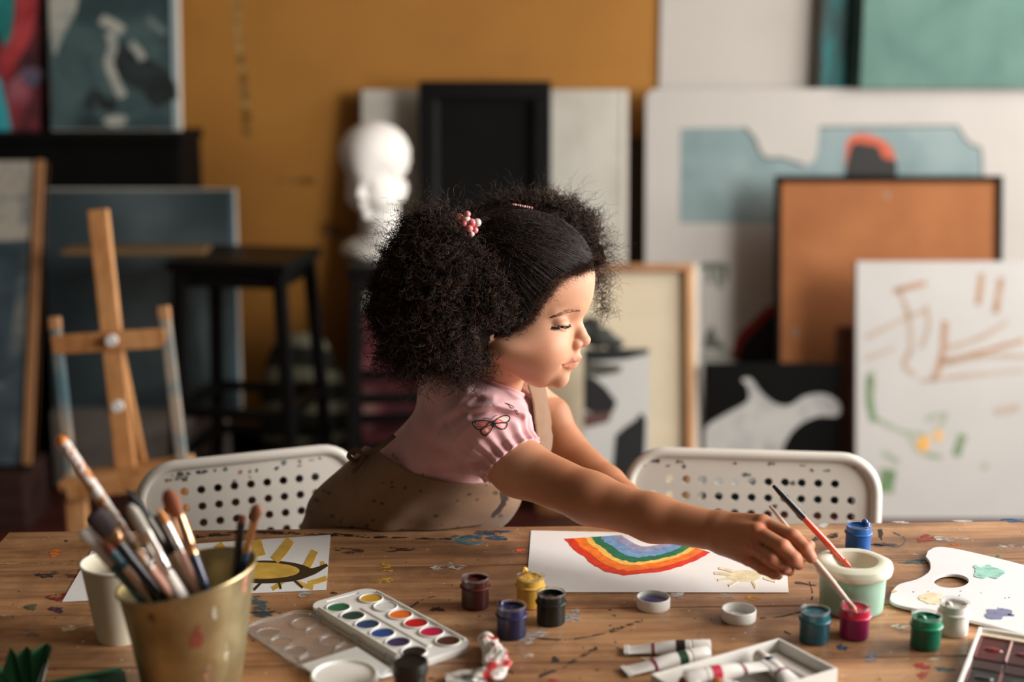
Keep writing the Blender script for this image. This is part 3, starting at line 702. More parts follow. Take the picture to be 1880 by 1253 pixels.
def spot(out_px, rgb, lift=.0004, cover=.5, name='paint_spot'):
    pts = [TMI @ PZ(*q) for q in out_px]
    return MB().prism([(v.x, v.y) for v in pts], TZ+.0001, TZ+lift).build(name, stain(*rgb, cover), table)
for k, (x, y, rx, ry, c) in enumerate((
    (885, 986, 36, 6, (40, 78, 98)), (850, 995, 26, 5, (62, 112, 120)), (905, 978, 20, 4, (34, 62, 86)), (826, 1041, 20, 6, (188, 180, 170)), (800, 1043, 9, 3, (190, 182, 172)),
    (707, 1042, 13, 6, (206, 160, 62)), (702, 1066, 14, 5, (206, 160, 62)), (803, 1120, 10, 4, (62, 26, 18)), (955, 1011, 7, 2.5, (206, 88, 40)),
    (101, 1016, 11, 5, (222, 120, 50)), (108, 1097, 18, 6, (132, 36, 36)), (86, 1056, 16, 5, (52, 48, 48)), (57, 1116, 8, 6, (84, 84, 62)), (104, 1120, 10, 6, (66, 42, 62)),
    (54, 1164, 15, 5, (140, 122, 104)), (140, 1058, 14, 4, (96, 50, 40)), (1528, 985, 11, 4, (26, 26, 26)), (1617, 981, 3, 10, (40, 40, 42)), (1510, 966, 11, 3, (196, 190, 180)),
    (1858, 956, 22, 3, (40, 78, 116)), (1770, 958, 12, 2, (190, 186, 178)), (1381, 1099, 12, 4, (224, 170, 72)), (1334, 1096, 15, 5, (186, 178, 168)), (1243, 1093, 15, 4, (196, 190, 182)),
    (1052, 1131, 11, 12, (178, 172, 166)), (984, 1164, 22, 6, (186, 180, 174)), (968, 1176, 14, 5, (170, 162, 154)), (1546, 1190, 8, 5, (30, 62, 86)), (1601, 1203, 8, 3, (96, 104, 122)),
    (1598, 1212, 9, 3, (110, 112, 120)), (1692, 1225, 13, 5, (164, 46, 52)), (1733, 1230, 14, 4, (54, 90, 92)), (1694, 1240, 10, 5, (158, 50, 48)), (1722, 1211, 16, 3, (188, 170, 146)),
    (1655, 1153, 12, 4, (190, 176, 154)), (1645, 1150, 6, 3, (200, 190, 172)), (1700, 990, 16, 5, (150, 66, 48)), (1745, 1003, 14, 3, (186, 90, 50)), (1742, 990, 22, 4, (188, 180, 168)),
    (1690, 1032, 26, 4, (78, 106, 110)), (1852, 1005, 20, 4, (182, 170, 152)), (1832, 1022, 3, 2, (50, 130, 80)), (1240, 1075, 9, 4, (182, 176, 170)), (1560, 1040, 10, 5, (180, 172, 162)),
    (500, 1078, 16, 6, (70, 96, 100)), (476, 1110, 14, 12, (66, 92, 100)), (488, 1128, 22, 6, (50, 70, 76)), (730, 1010, 30, 3, (74, 50, 38)), (640, 1012, 22, 5, (80, 54, 40)),
    (560, 1092, 12, 4, (170, 164, 156)), (1185, 1210, 7, 3, (170, 150, 120)), (1291, 1178, 6, 3, (214, 140, 96)), (970, 1204, 10, 4, (176, 150, 128)), (1020, 1212, 6, 4, (44, 40, 36)),
    (1015, 1250, 7, 2.5, (170, 48, 40)), (930, 1235, 12, 3, (70, 50, 40)), (1612, 1000, 30, 3, (70, 70, 72)), (1500, 990, 9, 3, (60, 56, 54)), (1650, 960, 12, 2, (196, 188, 176)))):
    spot(blob(x, y, rx*1.1, ry*1.1, 26, .5, seed=k+1), c, cover=.5 if rx > 9 else .8)
for pts, w, c in (([(112, 1160), (140, 1152), (175, 1148)], [12, 7, 3], (206, 186, 140)), ([(985, 1172), (1040, 1176), (1110, 1164)], [3, 5, 2], (56, 44, 38)),
                  ([(990, 1243), (1040, 1222), (1096, 1190)], [6, 4, 6], (58, 46, 40)), ([(1120, 1160), (1180, 1140)], [7, 4], (70, 56, 46)), ([(1460, 1070), (1498, 1076)], [5, 2], (64, 62, 60)),
                  ([(1486, 1068), (1492, 1090), (1490, 1102)], [1.5, 2, 3], (48, 44, 40)), ([(1395, 1136), (1440, 1132), (1480, 1120)], [1.5, 3, 2], (50, 46, 44)),
                  ([(1600, 1000), (1650, 1004), (1662, 990), (1640, 978)], [2, 3, 3, 2], (82, 84, 88)), ([(750, 1120), (775, 1102), (800, 1096)], [3, 2, 1], (60, 50, 44)),
                  ([(0, 1036), (150, 1037), (320, 1040)], [3, 4, 2], (178, 140, 96)), ([(1440, 1160), (1452, 1166)], [3, 2], (60, 50, 44)), ([(1180, 1010), (1150, 1008)], [2, 2], (90, 80, 70)),
                  ([(360, 986), (470, 978), (612, 984)], [6, 10, 5], (26, 24, 32)), ([(612, 982), (720, 988), (830, 990)], [5, 6, 3], (44, 34, 30))):  # first one: dark navy band along the far edge behind the sunflower sheet
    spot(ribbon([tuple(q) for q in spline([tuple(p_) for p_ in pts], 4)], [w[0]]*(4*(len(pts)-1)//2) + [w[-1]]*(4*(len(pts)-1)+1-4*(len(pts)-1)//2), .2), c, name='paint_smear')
for k in range(70):
    x, y = random.uniform(0, 1880), random.uniform(985, 1250)
    r = random.uniform(1.2, 4.2)
    spot(blob(x, y, r*random.uniform(1, 2), r*.5, 8, .4, seed=300+k), random.choice(((200, 192, 182), (60, 50, 44), (186, 176, 160), (40, 38, 36), (150, 70, 44), (80, 104, 108), (196, 150, 80))))

# ================================================================== CHAIRS
def chair(label, pl, pr, zt, seat=True):
    """perforated metal chair; pl, pr = world points of the two ends of the back's top edge"""
    c = (pl + pr) / 2; w = (pr - pl).length; ang = math.atan2(pr.y - pl.y, pr.x - pl.x)
    e = thing('perforated_chair', label, 'chair', (c.x, c.y, 0), (0, 0, ang))
    lean = math.radians(9); hb = .30; z0 = zt - hb*math.cos(lean)
    W = w/2
    n_c = int((w - .048)/.0252); n_r = 9
    holes = [circle((i-(n_c-1)/2)*.0252, hb - .045 - j*.0252, .0064, 12) for i in range(n_c) for j in range(n_r)]
    # drop the corner holes
    holes = [h for k, h in enumerate(holes) if not ((k // n_r in (0, n_c-1)) and (k % n_r == 0))]
    me = plate_with_holes('backrest', rrect(-W+.006, W-.006, 0, hb-.006, .055, 8), holes, .0024)
    Mx = Matrix(((1,0,0,0),(0,0,-1,0),(0,1,0,0),(0,0,0,1)))
    bend = []
    for v in me.vertices:
        x, z = v.co.x, v.co.y; y = -v.co.z
        v.co = (x, y + (z - hb)*math.sin(lean), z0 + z*math.cos(lean))
    bo = link('backrest', me, M_chair, e)
    rs = random.Random(int(w*1e5))
    for k in range(26):
        x_, z_ = rs.uniform(-W+.02, W-.02), rs.choice((hb-.018, hb-.025, rs.uniform(.1, hb-.01)))
        o_ = blob(x_, z_, rs.uniform(.0015, .006), rs.uniform(.0012, .004), 12, .4, seed=k+int(w*1e4))
        M_ = Matrix(((1, 0, 0, 0), (0, math.sin(lean), -math.cos(lean), -hb*math.sin(lean)), (0, math.cos(lean), math.sin(lean), z0), (0, 0, 0, 1)))
        MB().prism(o_, .0013, .0016, M_).build('paint_fleck', stain(*rs.choice(((70, 74, 70), (96, 120, 116), (176, 110, 100), (60, 56, 50), (170, 150, 110))), .6, 200.0), bo)
    def bp(x, z): return Vector((x, (z-hb)*math.sin(lean), z0 + z*math.cos(lean)))
    out = [p for p in rrect(-W+.004, W-.004, -.02, hb-.004, .055, 8)]
    top = [(-W+.004, -.02)] + [(-W+.004, .1)] + out[9:18][::-1] + out[0:9][::-1] + [(W-.004, .1), (W-.004, -.02)]
    MB().tube([bp(*q) for q in top], .0085, 10).build('back_frame', M_chair, e, True)
    if seat:
        sz = z0 - .06
        sh = [circle((i-5)*.03, (j-4)*.03 - .19, .0064, 10) for i in range(11) for j in range(10)]
        ms = plate_with_holes('seat', rrect(-W+.01, W-.01, -.38, -.0, .05, 8), sh, .003)
        for v in ms.vertices: v.co = (v.co.x, v.co.y - .02, sz + v.co.z)
        link('seat', ms, M_chair, e)
        MB().tube([(p[0], p[1]-.02, sz) for p in rrect(-W+.008, W-.008, -.382, .002, .05, 6)], .009, 8, closed=True).build('seat_frame', M_chair, e, True)
        for sx in (-1, 1):
            MB().tube([bp(sx*(W-.004), -.02), (sx*(W-.004), -.03, sz), (sx*(W-.012), .05, .0)], .0095, 8).build('leg', M_chair, e, True)
            MB().tube([(sx*(W-.02), -.37, sz), (sx*(W-.02), -.38, 0)], .0095, 8).build('leg', M_chair, e, True)
    return e
ZC = .775
chair('white perforated metal chair at the right, beyond the rainbow painting', PZ(1152, 824, ZC), PZ(1616, 838, ZC), ZC)
chair('white perforated metal chair at the left, behind the brass bucket', PZ(247, 858, ZC), PZ(655, 815, ZC), ZC)

# ================================================================== PAPER SHEETS
def sheet(name, label, corners, z, t=.0004, curl=0.0, m=None):
    e = thing(name, label, 'painting', PZ(*corners[0], z))
    P = [PZ(*c, z) - PZ(*corners[0], z) for c in corners]
    nx = 16; v = []; f = []
    for j in range(5):
        for i in range(nx+1):
            a = P[0].lerp(P[1], i/nx); b = P[3].lerp(P[2], i/nx); q = a.lerp(b, j/4)
            q.z = curl*(.5+.5*math.sin(i/nx*5.2+.6))*(j/4)
            v.append(q)
    n = len(v); w = nx+1
    vv = [Vector((q.x, q.y, q.z+t)) for q in v] + v
    for j in range(4):
        for i in range(nx):
            a = j*w+i; f.append((a, a+w, a+w+1, a+1)); f.append((n+a, n+a+1, n+a+w+1, n+a+w))
    edge = [i for i in range(w)] + [j*w+nx for j in range(1, 5)] + [4*w+i for i in range(nx-1, -1, -1)] + [j*w for j in range(3, 0, -1)]
    for a, b in zip(edge, edge[1:]+edge[:1]): f.append((a, b, b+n, a+n))
    MB().add(vv, f).build('paper_sheet', m or M_paper, e)
    return e, PZ(*corners[0], z), z + t
def mark(e, o, z, out_px, m, lift=.0002, name='painted_mark'):
    pts = [PZ(*q, z) - o for q in out_px]
    return MB().prism([(p_.x, p_.y) for p_ in pts], z - o.z - .0002, z - o.z + lift).build(name, m, e)

rb, ro, rz_ = sheet('rainbow_painting', 'white sheet with a painted rainbow and small sun under the reaching arm', [(975, 975), (1440, 985), (1448, 1089), (966, 1088)], TZ+.0006)
O_ = [(1037, 990), (1048, 1006), (1066, 1018), (1086, 1036), (1112, 1050), (1145, 1057), (1178, 1054), (1212, 1050), (1250, 1040), (1282, 1028), (1306, 1015)]
I_ = [(1138, 984), (1144, 989), (1152, 994), (1160, 999), (1168, 1003), (1178, 1006), (1190, 1006), (1204, 1004), (1216, 1001), (1224, 997), (1228, 992)]
bands = [((214, 54, 28), 0, .17), ((236, 118, 34), .17, .36), ((240, 190, 92), .36, .47), ((26, 110, 76), .47, .64), ((112, 150, 190), .64, .85), ((150, 148, 176), .85, 1.0)]
OS = [tuple(q) for q in spline(O_, 4)]; IS = [tuple(q) for q in spline(I_, 4)]
for k, (c, a, b) in enumerate(bands):
    jg = lambda s: s + random.uniform(-.025, .025)
    A_ = [(p0[0]+(p1[0]-p0[0])*jg(a), p0[1]+(p1[1]-p0[1])*jg(a)) for p0, p1 in zip(OS, IS)]
    B_ = [(p0[0]+(p1[0]-p0[0])*(b+.03), p0[1]+(p1[1]-p0[1])*(b+.03)) for p0, p1 in zip(OS, IS)]
    mark(rb, ro, rz_, A_ + B_[::-1], paint(*c, .45, 0.0, .2, 90), .0002+.0001*k, 'rainbow_band')
M_sun = paint(222, 208, 170)
mark(rb, ro, rz_, [(1366+32*math.cos(a), 1058+11*math.sin(a)) for a in np.linspace(0, 6.28, 25)[:-1]], M_sun, name='sun_mark')
for a_, b_ in (((1320, 1044), (1346, 1050)), ((1312, 1053), (1342, 1056)), ((1318, 1066), (1344, 1062)), ((1338, 1076), (1356, 1067)), ((1382, 1068), (1388, 1081)), ((1402, 1062), (1424, 1068)), ((1402, 1054), (1426, 1054))):
    mark(rb, ro, rz_, ribbon([a_, b_], 4.5, .2), M_sun, .0005, name='sun_mark')

sf, so_, sz_ = sheet('sunflower_painting', 'white sheet with a yellow and black sunflower behind the brass bucket', [(168, 1012), (607, 983), (599, 1084), (114, 1106)], TZ+.0006, .0004, .0)
YEL = paint(206, 166, 70, .5, 0, .2, 40); BLK = paint(38, 36, 28, .4)
for a_, b_, w in (((470, 992), (478, 1022), 20), ((534, 992), (504, 1030), 17), ((578, 1012), (562, 1044), 14), ((600, 1062), (566, 1072), 9), ((545, 1070), (575, 1080), 8), ((400, 1000), (420, 1028), 18), ((520, 1068), (500, 1082), 8), ((596, 1034), (588, 1036), 8)):
    mark(sf, so_, sz_, ribbon([a_, ((a_[0]+b_[0])/2, (a_[1]+b_[1])/2+1), b_], w, .12), YEL, .00015+.00001*w, 'petal_mark')
mark(sf, so_, sz_, [(486+88*math.cos(a), 1051+21*math.sin(a)) for a in np.linspace(0, 6.28, 33)[:-1]], BLK, .0003, 'black_ring')
mark(sf, so_, sz_, ribbon([tuple(q) for q in spline([(555, 1052), (575, 1050), (601, 1038)], 4)], [22, 20, 18, 14, 12, 10, 8, 6, 5]), BLK, .00045, 'black_ring')
for a_, b_ in (((480, 1070), (466, 1084)), ((512, 1070), (516, 1082)), ((540, 1066), (556, 1080))): mark(sf, so_, sz_, ribbon([a_, b_], 4, .2), BLK, .0004, 'black_ring')
mark(sf, so_, sz_, [(478+72*math.cos(a), 1049+15*math.sin(a)) for a in np.linspace(0, 6.28, 33)[:-1]], YEL, .0005, 'flower_centre')

# ================================================================== PAINT JARS AND CAPS
M_clear = mat('clear_plastic', (0.95, 0.96, 0.96, 1), 0.12, trans=0.95, ior=1.25)
def jar(label, x, row, rgb, dark=None, h=.037, fill=.030, z=TZ, full_neck=True, scale=1.0, lump=0, lid=None):
    f_ = PZ(x, row, z); r = .0162
    e = thing('paint_jar', label, 'paint jar', (f_.x, f_.y + r*scale, z), (0, 0, random.uniform(0, 6)), 'small gouache jars on the table')
    e.scale = (scale,)*3
    body = paint(*(dark or rgb), .38, .12, .06); top = paint(*rgb, .3, .2, .1)
    MB().lathe([(0, .0), (r-.0015, 0), (r-.0002, .0014), (r, .004), (r, .0236), (0, .0236)], 32).build('jar_body', body, e, True)
    MB().lathe([(0, .0236), (r, .0236), (r+.0016, .0246), (r+.0018, .0258), (r+.0010, .0268), (r-.0002, .0272), (r-.0004, h-.0030), (r-.0012, h-.0028), (r-.0014, fill), (0, fill)], 32).build('collar', top, e, True)
    MB().lathe([(r-.0006, h-.0029), (r-.0004, h-.0012), (r+.0003, h-.0008), (r+.0003, h-.0002), (r-.0004, h), (r-.0013, h), (r-.0015, h-.001), (r-.0012, h-.0029)], 32).build('rim', M_clear, e, True)
    q = MB(); rr = random.Random(x)
    rings = []
    prof = [(0, fill+.0012)] + [(rad, fill + .0009*math.sin(rad*900+x) + .0006) for rad in (.003, .006, .009, .012)] + [(r-.0016, fill+.0016), (r-.0015, fill-.001)]
    q.lathe(prof, 24, None, lambda v: Vector((v.x, v.y, v.z + .0007*math.sin(v.x*420+x)*math.cos(v.y*380))))
    q.build('paint_surface', paint(*rgb, .2, .4, .12), e, 'all')
    if lump:
        for k in range(lump):
            a = rr.uniform(0, 6.28); q = MB()
            q.tube([(.012*math.cos(a+t*.5), .012*math.sin(a+t*.5), fill+.004+.004*math.sin(t*2)) for t in np.linspace(0, 1.5, 8)], [.001, .0022, .003, .0032, .003, .0026, .002, .001], 8)
            q.build('wet_paint', paint(*rgb, .15, .8, .12), e, 'all')
    return e
jar('brown paint jar, farthest left of the open jars', 872, 1124, (72, 26, 20), (60, 20, 16))
jar('yellow ochre paint jar touching the edge of the rainbow painting', 974, 1122, (222, 176, 78), (214, 164, 66), fill=.033, lump=1)
jar('dark navy paint jar in front of the yellow jar', 939, 1179, (34, 36, 76), (26, 27, 58), lump=1)
jar('black paint jar beside the yellow and navy jars', 1012, 1154, (26, 30, 26), (20, 22, 18))
jar('bright blue paint jar behind the mint water cup', 1580, 1020, (34, 96, 168), (22, 84, 156), lump=2)
jar('dark teal paint jar beside the magenta jar', 1500, 1188, (18, 84, 96), (10, 62, 72), fill=.032)
jar('magenta paint jar with the dipping brush in it', 1574, 1180, (186, 26, 62), (128, 14, 72), fill=.0315)
jar('emerald green paint jar in front of the white jar', 1706, 1199, (16, 124, 88), (8, 92, 66), lump=2)
jar('white paint jar at the corner of the painter\'s palette', 1757, 1174, (224, 220, 212), (222, 216, 206), h=.038, lump=1)
# black capped jar cut by the bottom edge
fj = PZ(752, 1213, TZ+.040)
bj = thing('paint_jar', 'black jar with black screw lid at the bottom edge', 'paint jar', (fj.x, fj.y, TZ), (0, 0, 0), 'small gouache jars on the table')
MB().lathe([(0, 0), (.0155, 0), (.0162, .003), (.0162, .026), (0, .026)], 32).build('jar_body', paint(18, 18, 17, .3, .4, .05), bj, True)
MB().lathe([(0, .026), (.0178, .026), (.0186, .028), (.0186, .037), (.0180, .0398), (.0165, .0402), (.0158, .0386), (0, .0384)], 36).build('lid', paint(24, 24, 22, .35, .4, .05), bj, True)

def cap(label, x, row, r=.0198, h=.0135, fillrgb=None):
    f_ = PZ(x, row); e = thing('jar_cap', label, 'cap', (f_.x, f_.y + r, TZ), (0, 0, 0), 'white jar caps lying open')
    MB().lathe([(0, 0), (r-.0012, 0), (r-.0002, .0012), (r, .003), (r, h-.001), (r-.0006, h), (r-.0016, h), (r-.0020, h-.001), (r-.0022, .0034), (0, .0030)], 40).build('cap_shell', M_plastic_white, e, True)
    for k in range(2):
        MB().tube([((r-.0022)*math.cos(a), (r-.0022)*math.sin(a), .007+.003*k) for a in np.linspace(0, 6.28, 33)[:-1]], .0005, 6, closed=True).build('thread', M_plastic_white, e, True)
    if fillrgb:
        MB().lathe([(0, .0086), (.009, .0088), (.0146, .0084), (.0158, .0030), (0, .0030)], 28, None, lambda v: Vector((v.x*(1+.05*math.sin(3*math.atan2(v.y, v.x))), v.y, v.z))).build('paint_residue', paint(*fillrgb, .15, .8), e, True)
    else:
        MB().lathe([(.0105, .0030), (.011, .0042), (.0118, .0042), (.0122, .0030)], 28).build('seal_ring', M_plastic_white, e, True)
cap('white jar cap with blue paint inside', 1202, 1128, fillrgb=(22, 58, 132))
cap('clean white jar cap nearest the teal jar', 1361, 1151)

# ================================================================== WATER CUP
f_ = PZ(1576, 1141); wr_ = .0365
wc = thing('water_cup', 'round mint-green water cup with a cream spill-proof lid', 'cup', (f_.x, f_.y + wr_, TZ))
M_frost = mat('frosted_plastic', S(206, 232, 216), 0.35, trans=0.6, ior=1.15)
M_mint = mat('mint_water', S(134, 214, 182), 0.3, var=.04, scale=20)
M_lid = mat('cream_lid_plastic', S(232, 230, 208), 0.3, trans=0.15, ior=1.3, coat=.3)
MB().lathe([(0, 0), (wr_-.004, 0), (wr_-.0005, .0025), (wr_, .006), (wr_+.002, .050), (wr_+.0008, .050), (wr_-.0012, .006), (0, .003)], 48).build('cup_wall', M_frost, wc, True)
MB().lathe([(0, .0032), (wr_-.003, .0034), (wr_-.0014, .007), (wr_-.0004, .031), (0, .031)], 40).build('paint_water', M_mint, wc, True)
def scal(v):
    a = math.atan2(v.y, v.x); k = 1.0
    if v.z > .050: k = 1 + .018*math.cos(6*a)
    return Vector((v.x*k, v.y*k, v.z))
MB().lathe([(wr_+.0015, .044), (wr_+.0028, .046), (wr_+.0075, .0475), (wr_+.0085, .0500), (wr_+.0085, .0535), (wr_+.0070, .0580), (wr_+.002, .0605), (wr_-.005, .0612), (wr_-.0085, .0600),
            (wr_-.0105, .0560), (wr_-.016, .0480), (wr_-.019, .0440), (.012, .0425), (.011, .038), (.0095, .038), (.0098, .0438), (wr_-.019, .0455)], 72, None, scal).build('lid', M_lid, wc, True)

# ================================================================== PAINTER'S PALETTE
pal_px = [tuple(q) for q in spline([(1704, 1012), (1720, 1005), (1748, 1007), (1800, 1018), (1880, 1038), (1960, 1062), (1975, 1110), (1950, 1160), (1890, 1166), (1800, 1143), (1700, 1122), (1642, 1108), (1636, 1092), (1650, 1074), (1684, 1064), (1706, 1050), (1708, 1034), (1700, 1022)], 5)]
po = PZ(1760, 1080, TZ)
ple = thing('artist_palette', 'white kidney-shaped painter\'s palette with a thumb hole at the right', 'palette', po)
q = [PZ(*a, TZ+.006) - po for a in pal_px]; hq = [PZ(1746+33*math.cos(a), 1067+13*math.sin(a), TZ+.006) - po for a in np.linspace(0, 6.28, 29)[:-1]]
me = plate_with_holes('palette_board', [(a.x, a.y) for a in q], [[(a.x, a.y) for a in hq]], .004, .0008)
for v in me.vertices: v.co.z += .004
link('palette_board', me, mat('white_melamine', S(222, 222, 222), .35, var=.02, scale=10), ple)
def pmark(out, rgb, lift=.0008):
    pts = [PZ(*a, TZ+.006) - po for a in out]
    MB().prism([(a.x, a.y) for a in pts], .0058, .0058+lift).build('paint_dab', stain(*rgb, .85, 90.0), ple)
pmark(blob(1815, 1052, 24, 13, 26, .3, seed=4), (150, 200, 180)); pmark(blob(1712, 1100, 22, 11, 24, .18, seed=14), (232, 208, 172)); pmark(blob(1832, 1128, 24, 10, 24, .3, seed=9), (120, 122, 152))
pmark(ribbon([(1850, 1130), (1862, 1131)], 3), (120, 122, 152)); pmark(blob(1642, 1087, 5, 2, 12, .2, seed=3), (216, 172, 130)); pmark(blob(1792, 1042, 5, 3, 12, .3, seed=31), (150, 200, 180))
for k in range(16): pmark(blob(random.uniform(1660, 1860), random.uniform(1085, 1135), 1.5, 1, 8, .2, seed=60+k), random.choice(((120, 122, 150), (170, 150, 130), (90, 90, 90))), .0004)

# ================================================================== WATERCOLOUR SET WITH CLEAR LID
zt2 = TZ + .009
A_, B_, C_ = PZ(621, 1117, zt2), PZ(760, 1198, zt2), PZ(681, 1100, zt2)
ax = (B_ - A_); pit = ax.length/5; ax.normalize(); bx_ = Vector((-ax.y, ax.x, 0))
if (C_ - A_).dot(bx_) < 0: bx_ = -bx_
gap = (C_ - A_).dot(bx_); off = (C_ - A_).dot(ax)
ctr = A_ + ax*(pit*2.5) + bx_*(gap/2); ctr.z = TZ
wb = thing('watercolour_set', 'white watercolour set with twelve round pans and an open clear lid', 'paint set', ctr, (0, 0, math.atan2(ax.y, ax.x)))
sg = 1 if (Matrix.Rotation(math.atan2(ax.y, ax.x), 3, 'Z') @ Vector((0, 1, 0))).dot(bx_) > 0 else -1
x0, x1 = -pit*2.5-.034, pit*2.5+.022; hw = gap/2 + .021
rw = pit*.435
cent = [(pit*(k-2.5), -sg*gap/2) for k in range(6)] + [(pit*(k-2.5)+off, sg*gap/2) for k in range(6)]
cent = [(c[0], c[1]) for c in cent]
slot = rrect(x0+.006, x0+.0105, -.022, .022, .002, 4)
me = plate_with_holes('tray', rrect(x0, x1, -hw, hw, .018, 8), [circle(c[0], c[1], rw, 28) for c in cent] + [slot], .0085, .0004)
for v in me.vertices: v.co.z += .00425
link('tray', me, M_plastic_white, wb, True)
MB().prism(rrect(x0+.002, x1-.002, -hw+.002, hw-.002, .016, 8), .0002, .0012).build('tray_floor', M_plastic_white, wb)
for yy in (-hw+.0035, hw-.0035): MB().bbox(x0+.02, x1-.014, yy-.0012, yy+.0012, .008, .0108, .0005).build('tray_lip', M_plastic_white, wb)
MB().bbox(-.09+.03, .075, -.0035, .0035, .008, .0098, .0012).build('divider', M_plastic_white, wb)
cols = [(20, 104, 68), (20, 62, 52), (26, 62, 104), (24, 70, 134), (52, 44, 84), (28, 22, 20), (206, 158, 48), (222, 220, 214), (232, 112, 34), (196, 24, 30), (192, 26, 74), (78, 42, 26)]
for c, rgb in zip(cent, cols):
    MB().tube([(c[0]+(rw+.0002)*math.cos(a), c[1]+(rw+.0002)*math.sin(a), .0094) for a in np.linspace(0, 6.28, 33)[:-1]], .0011, 8, closed=True).build('pan_rim', M_plastic_white, wb, True)
    MB().lathe([(0, .0088), (rw*.7, .0089), (rw-.0003, .0094), (rw-.0003, .0012), (0, .0012)], 28).build('paint_pan', paint(*rgb, .4, .1, .12, 80), wb, True, (c[0], c[1], 0))
MB().bbox(.002, .018, sg*hw-.002, sg*hw+.005, .003, .006, .001).build('clasp', M_plastic_white, wb)
# hinged clear lid lies open on the table
M_lidclear = mat('clear_lid_plastic', (0.97, 0.97, 0.95, 1), 0.10, trans=0.93, ior=1.3)
lidw = 2*hw - .004; ly0 = -sg*(hw+.004); ly1 = -sg*(hw+.004+lidw)
ya, yb = min(ly0, ly1), max(ly0, ly1)
MB().prism(rrect(x0+.002, x1-.002, ya, yb, .018, 8), .0008, .0022).build('clear_lid', M_lidclear, wb)
MB().tube([(a[0], a[1], .0042) for a in rrect(x0+.003, x1-.003, ya+.001, yb-.001, .018, 8)], .0022, 8, closed=True).build('lid_wall', M_lidclear, wb, True)
for c in cent:
    yy = 2*(-sg*(hw+.002)) - c[1]
    MB().tube([(c[0]+rw*math.cos(a), yy+rw*math.sin(a), .0028) for a in np.linspace(0, 6.28, 29)[:-1]], .0009, 6, closed=True).build('lid_ring', M_lidclear, wb, True)
for xx in (x0+.03, 0, x1-.035):
    MB().tube([(xx-.007, -sg*(hw+.002), .005), (xx+.007, -sg*(hw+.002), .005)], .0028, 8).build('hinge', M_lidclear, wb, True)

# round white lid and translucent slip lying on the clear lid
sl_px = [(553, 1223), (655, 1190), (716, 1230), (640, 1290)]
so2 = PZ(620, 1235, TZ+.0062)
sl = thing('translucent_slip', 'translucent white plastic slip lying on the clear lid', 'plastic slip', so2)
MB().prism([((PZ(*a, TZ+.0062)-so2).x, (PZ(*a, TZ+.0062)-so2).y) for a in sl_px], 0.0004, .0012).build('slip_sheet', mat('milky_film', S(222, 222, 216), .4, trans=.35, ior=1.2), sl)
rc = PZ(632, 1238, TZ+.018)
rl = thing('round_lid', 'white round lid on the translucent slip at the bottom edge', 'lid', (rc.x, rc.y, TZ+.0076))
MB().lathe([(0, 0), (.030, 0), (.0335, .001), (.0342, .003), (.0342, .0095), (.0332, .0112), (.0318, .0112), (.0310, .0098), (.0300, .0088), (0, .0084)], 48).build('lid_shell', M_plastic_white, rl, True)

# ================================================================== BRASS BUCKET, PAPER CUP
BX, BY, BH, BR = -.3235, 1.335, .128, .0675
M_brass = mat('aged_brass', S(196, 180, 138), 0.38, metal=.82, col2=S(160, 144, 104), scale=22, thr=(.35, .7), bump=.12, bscale=40)
bk = thing('brass_bucket', 'aged brass bucket holding the paintbrushes', 'bucket', (BX, BY, TZ))
def slant(v): return Vector((v.x, v.y, v.z + (v.z/BH)**3 * v.x/BR*.013))
rb_ = .047
MB().lathe([(0, 0), (rb_-.002, 0), (rb_, .002)] + [(rb_+(BR-rb_)*(z/BH), z) for z in np.linspace(.01, BH-.002, 8)] + [(BR+.0012, BH-.001), (BR+.0012, BH+.001), (BR-.0004, BH+.0012)] +
           [(rb_-.0016+(BR-rb_)*(z/BH), z) for z in np.linspace(BH-.002, .01, 8)] + [(rb_-.003, .003), (0, .003)], 56, None, slant).build('bucket_wall', M_brass, bk, True)
MB().tube([slant(Vector(((BR+.0006)*math.cos(a), (BR+.0006)*math.sin(a), BH))) for a in np.linspace(0, 6.2832, 57)[:-1]], .0017, 8, closed=True).build('rolled_rim', M_brass, bk, True)
def bucket_dab(ang, z, wa, hz, rgb, seed):
    out = blob(0, 0, wa, hz, 16, .4, seed=seed); v = []; f = []
    for (da, dz) in [(0, 0)] + out:
        zz = z + dz; rr = rb_+(BR-rb_)*(zz/BH) + .0005; a = ang + da
        v.append(slant(Vector((rr*math.cos(a), rr*math.sin(a), zz))))
    n = len(out)
    for k in range(n): f.append((0, 1+k, 1+(k+1) % n))
    MB().add(v, f).build('paint_dab', stain(*rgb, .55), bk)
bucket_dab(-1.22, .085, .09, .014, (150, 74, 60), 3); bucket_dab(-.95, .105, .03, .006, (214, 206, 190), 5); bucket_dab(-.35, .118, .07, .010, (226, 150, 128), 6)
bucket_dab(-1.45, .118, .05, .004, (176, 150, 110), 8); bucket_dab(-.7, .06, .05, .008, (206, 198, 170), 11); bucket_dab(-1.9, .11, .07, .006, (120, 96, 60), 12); bucket_dab(-1.05, .045, .06, .012, (160, 120, 96), 13)

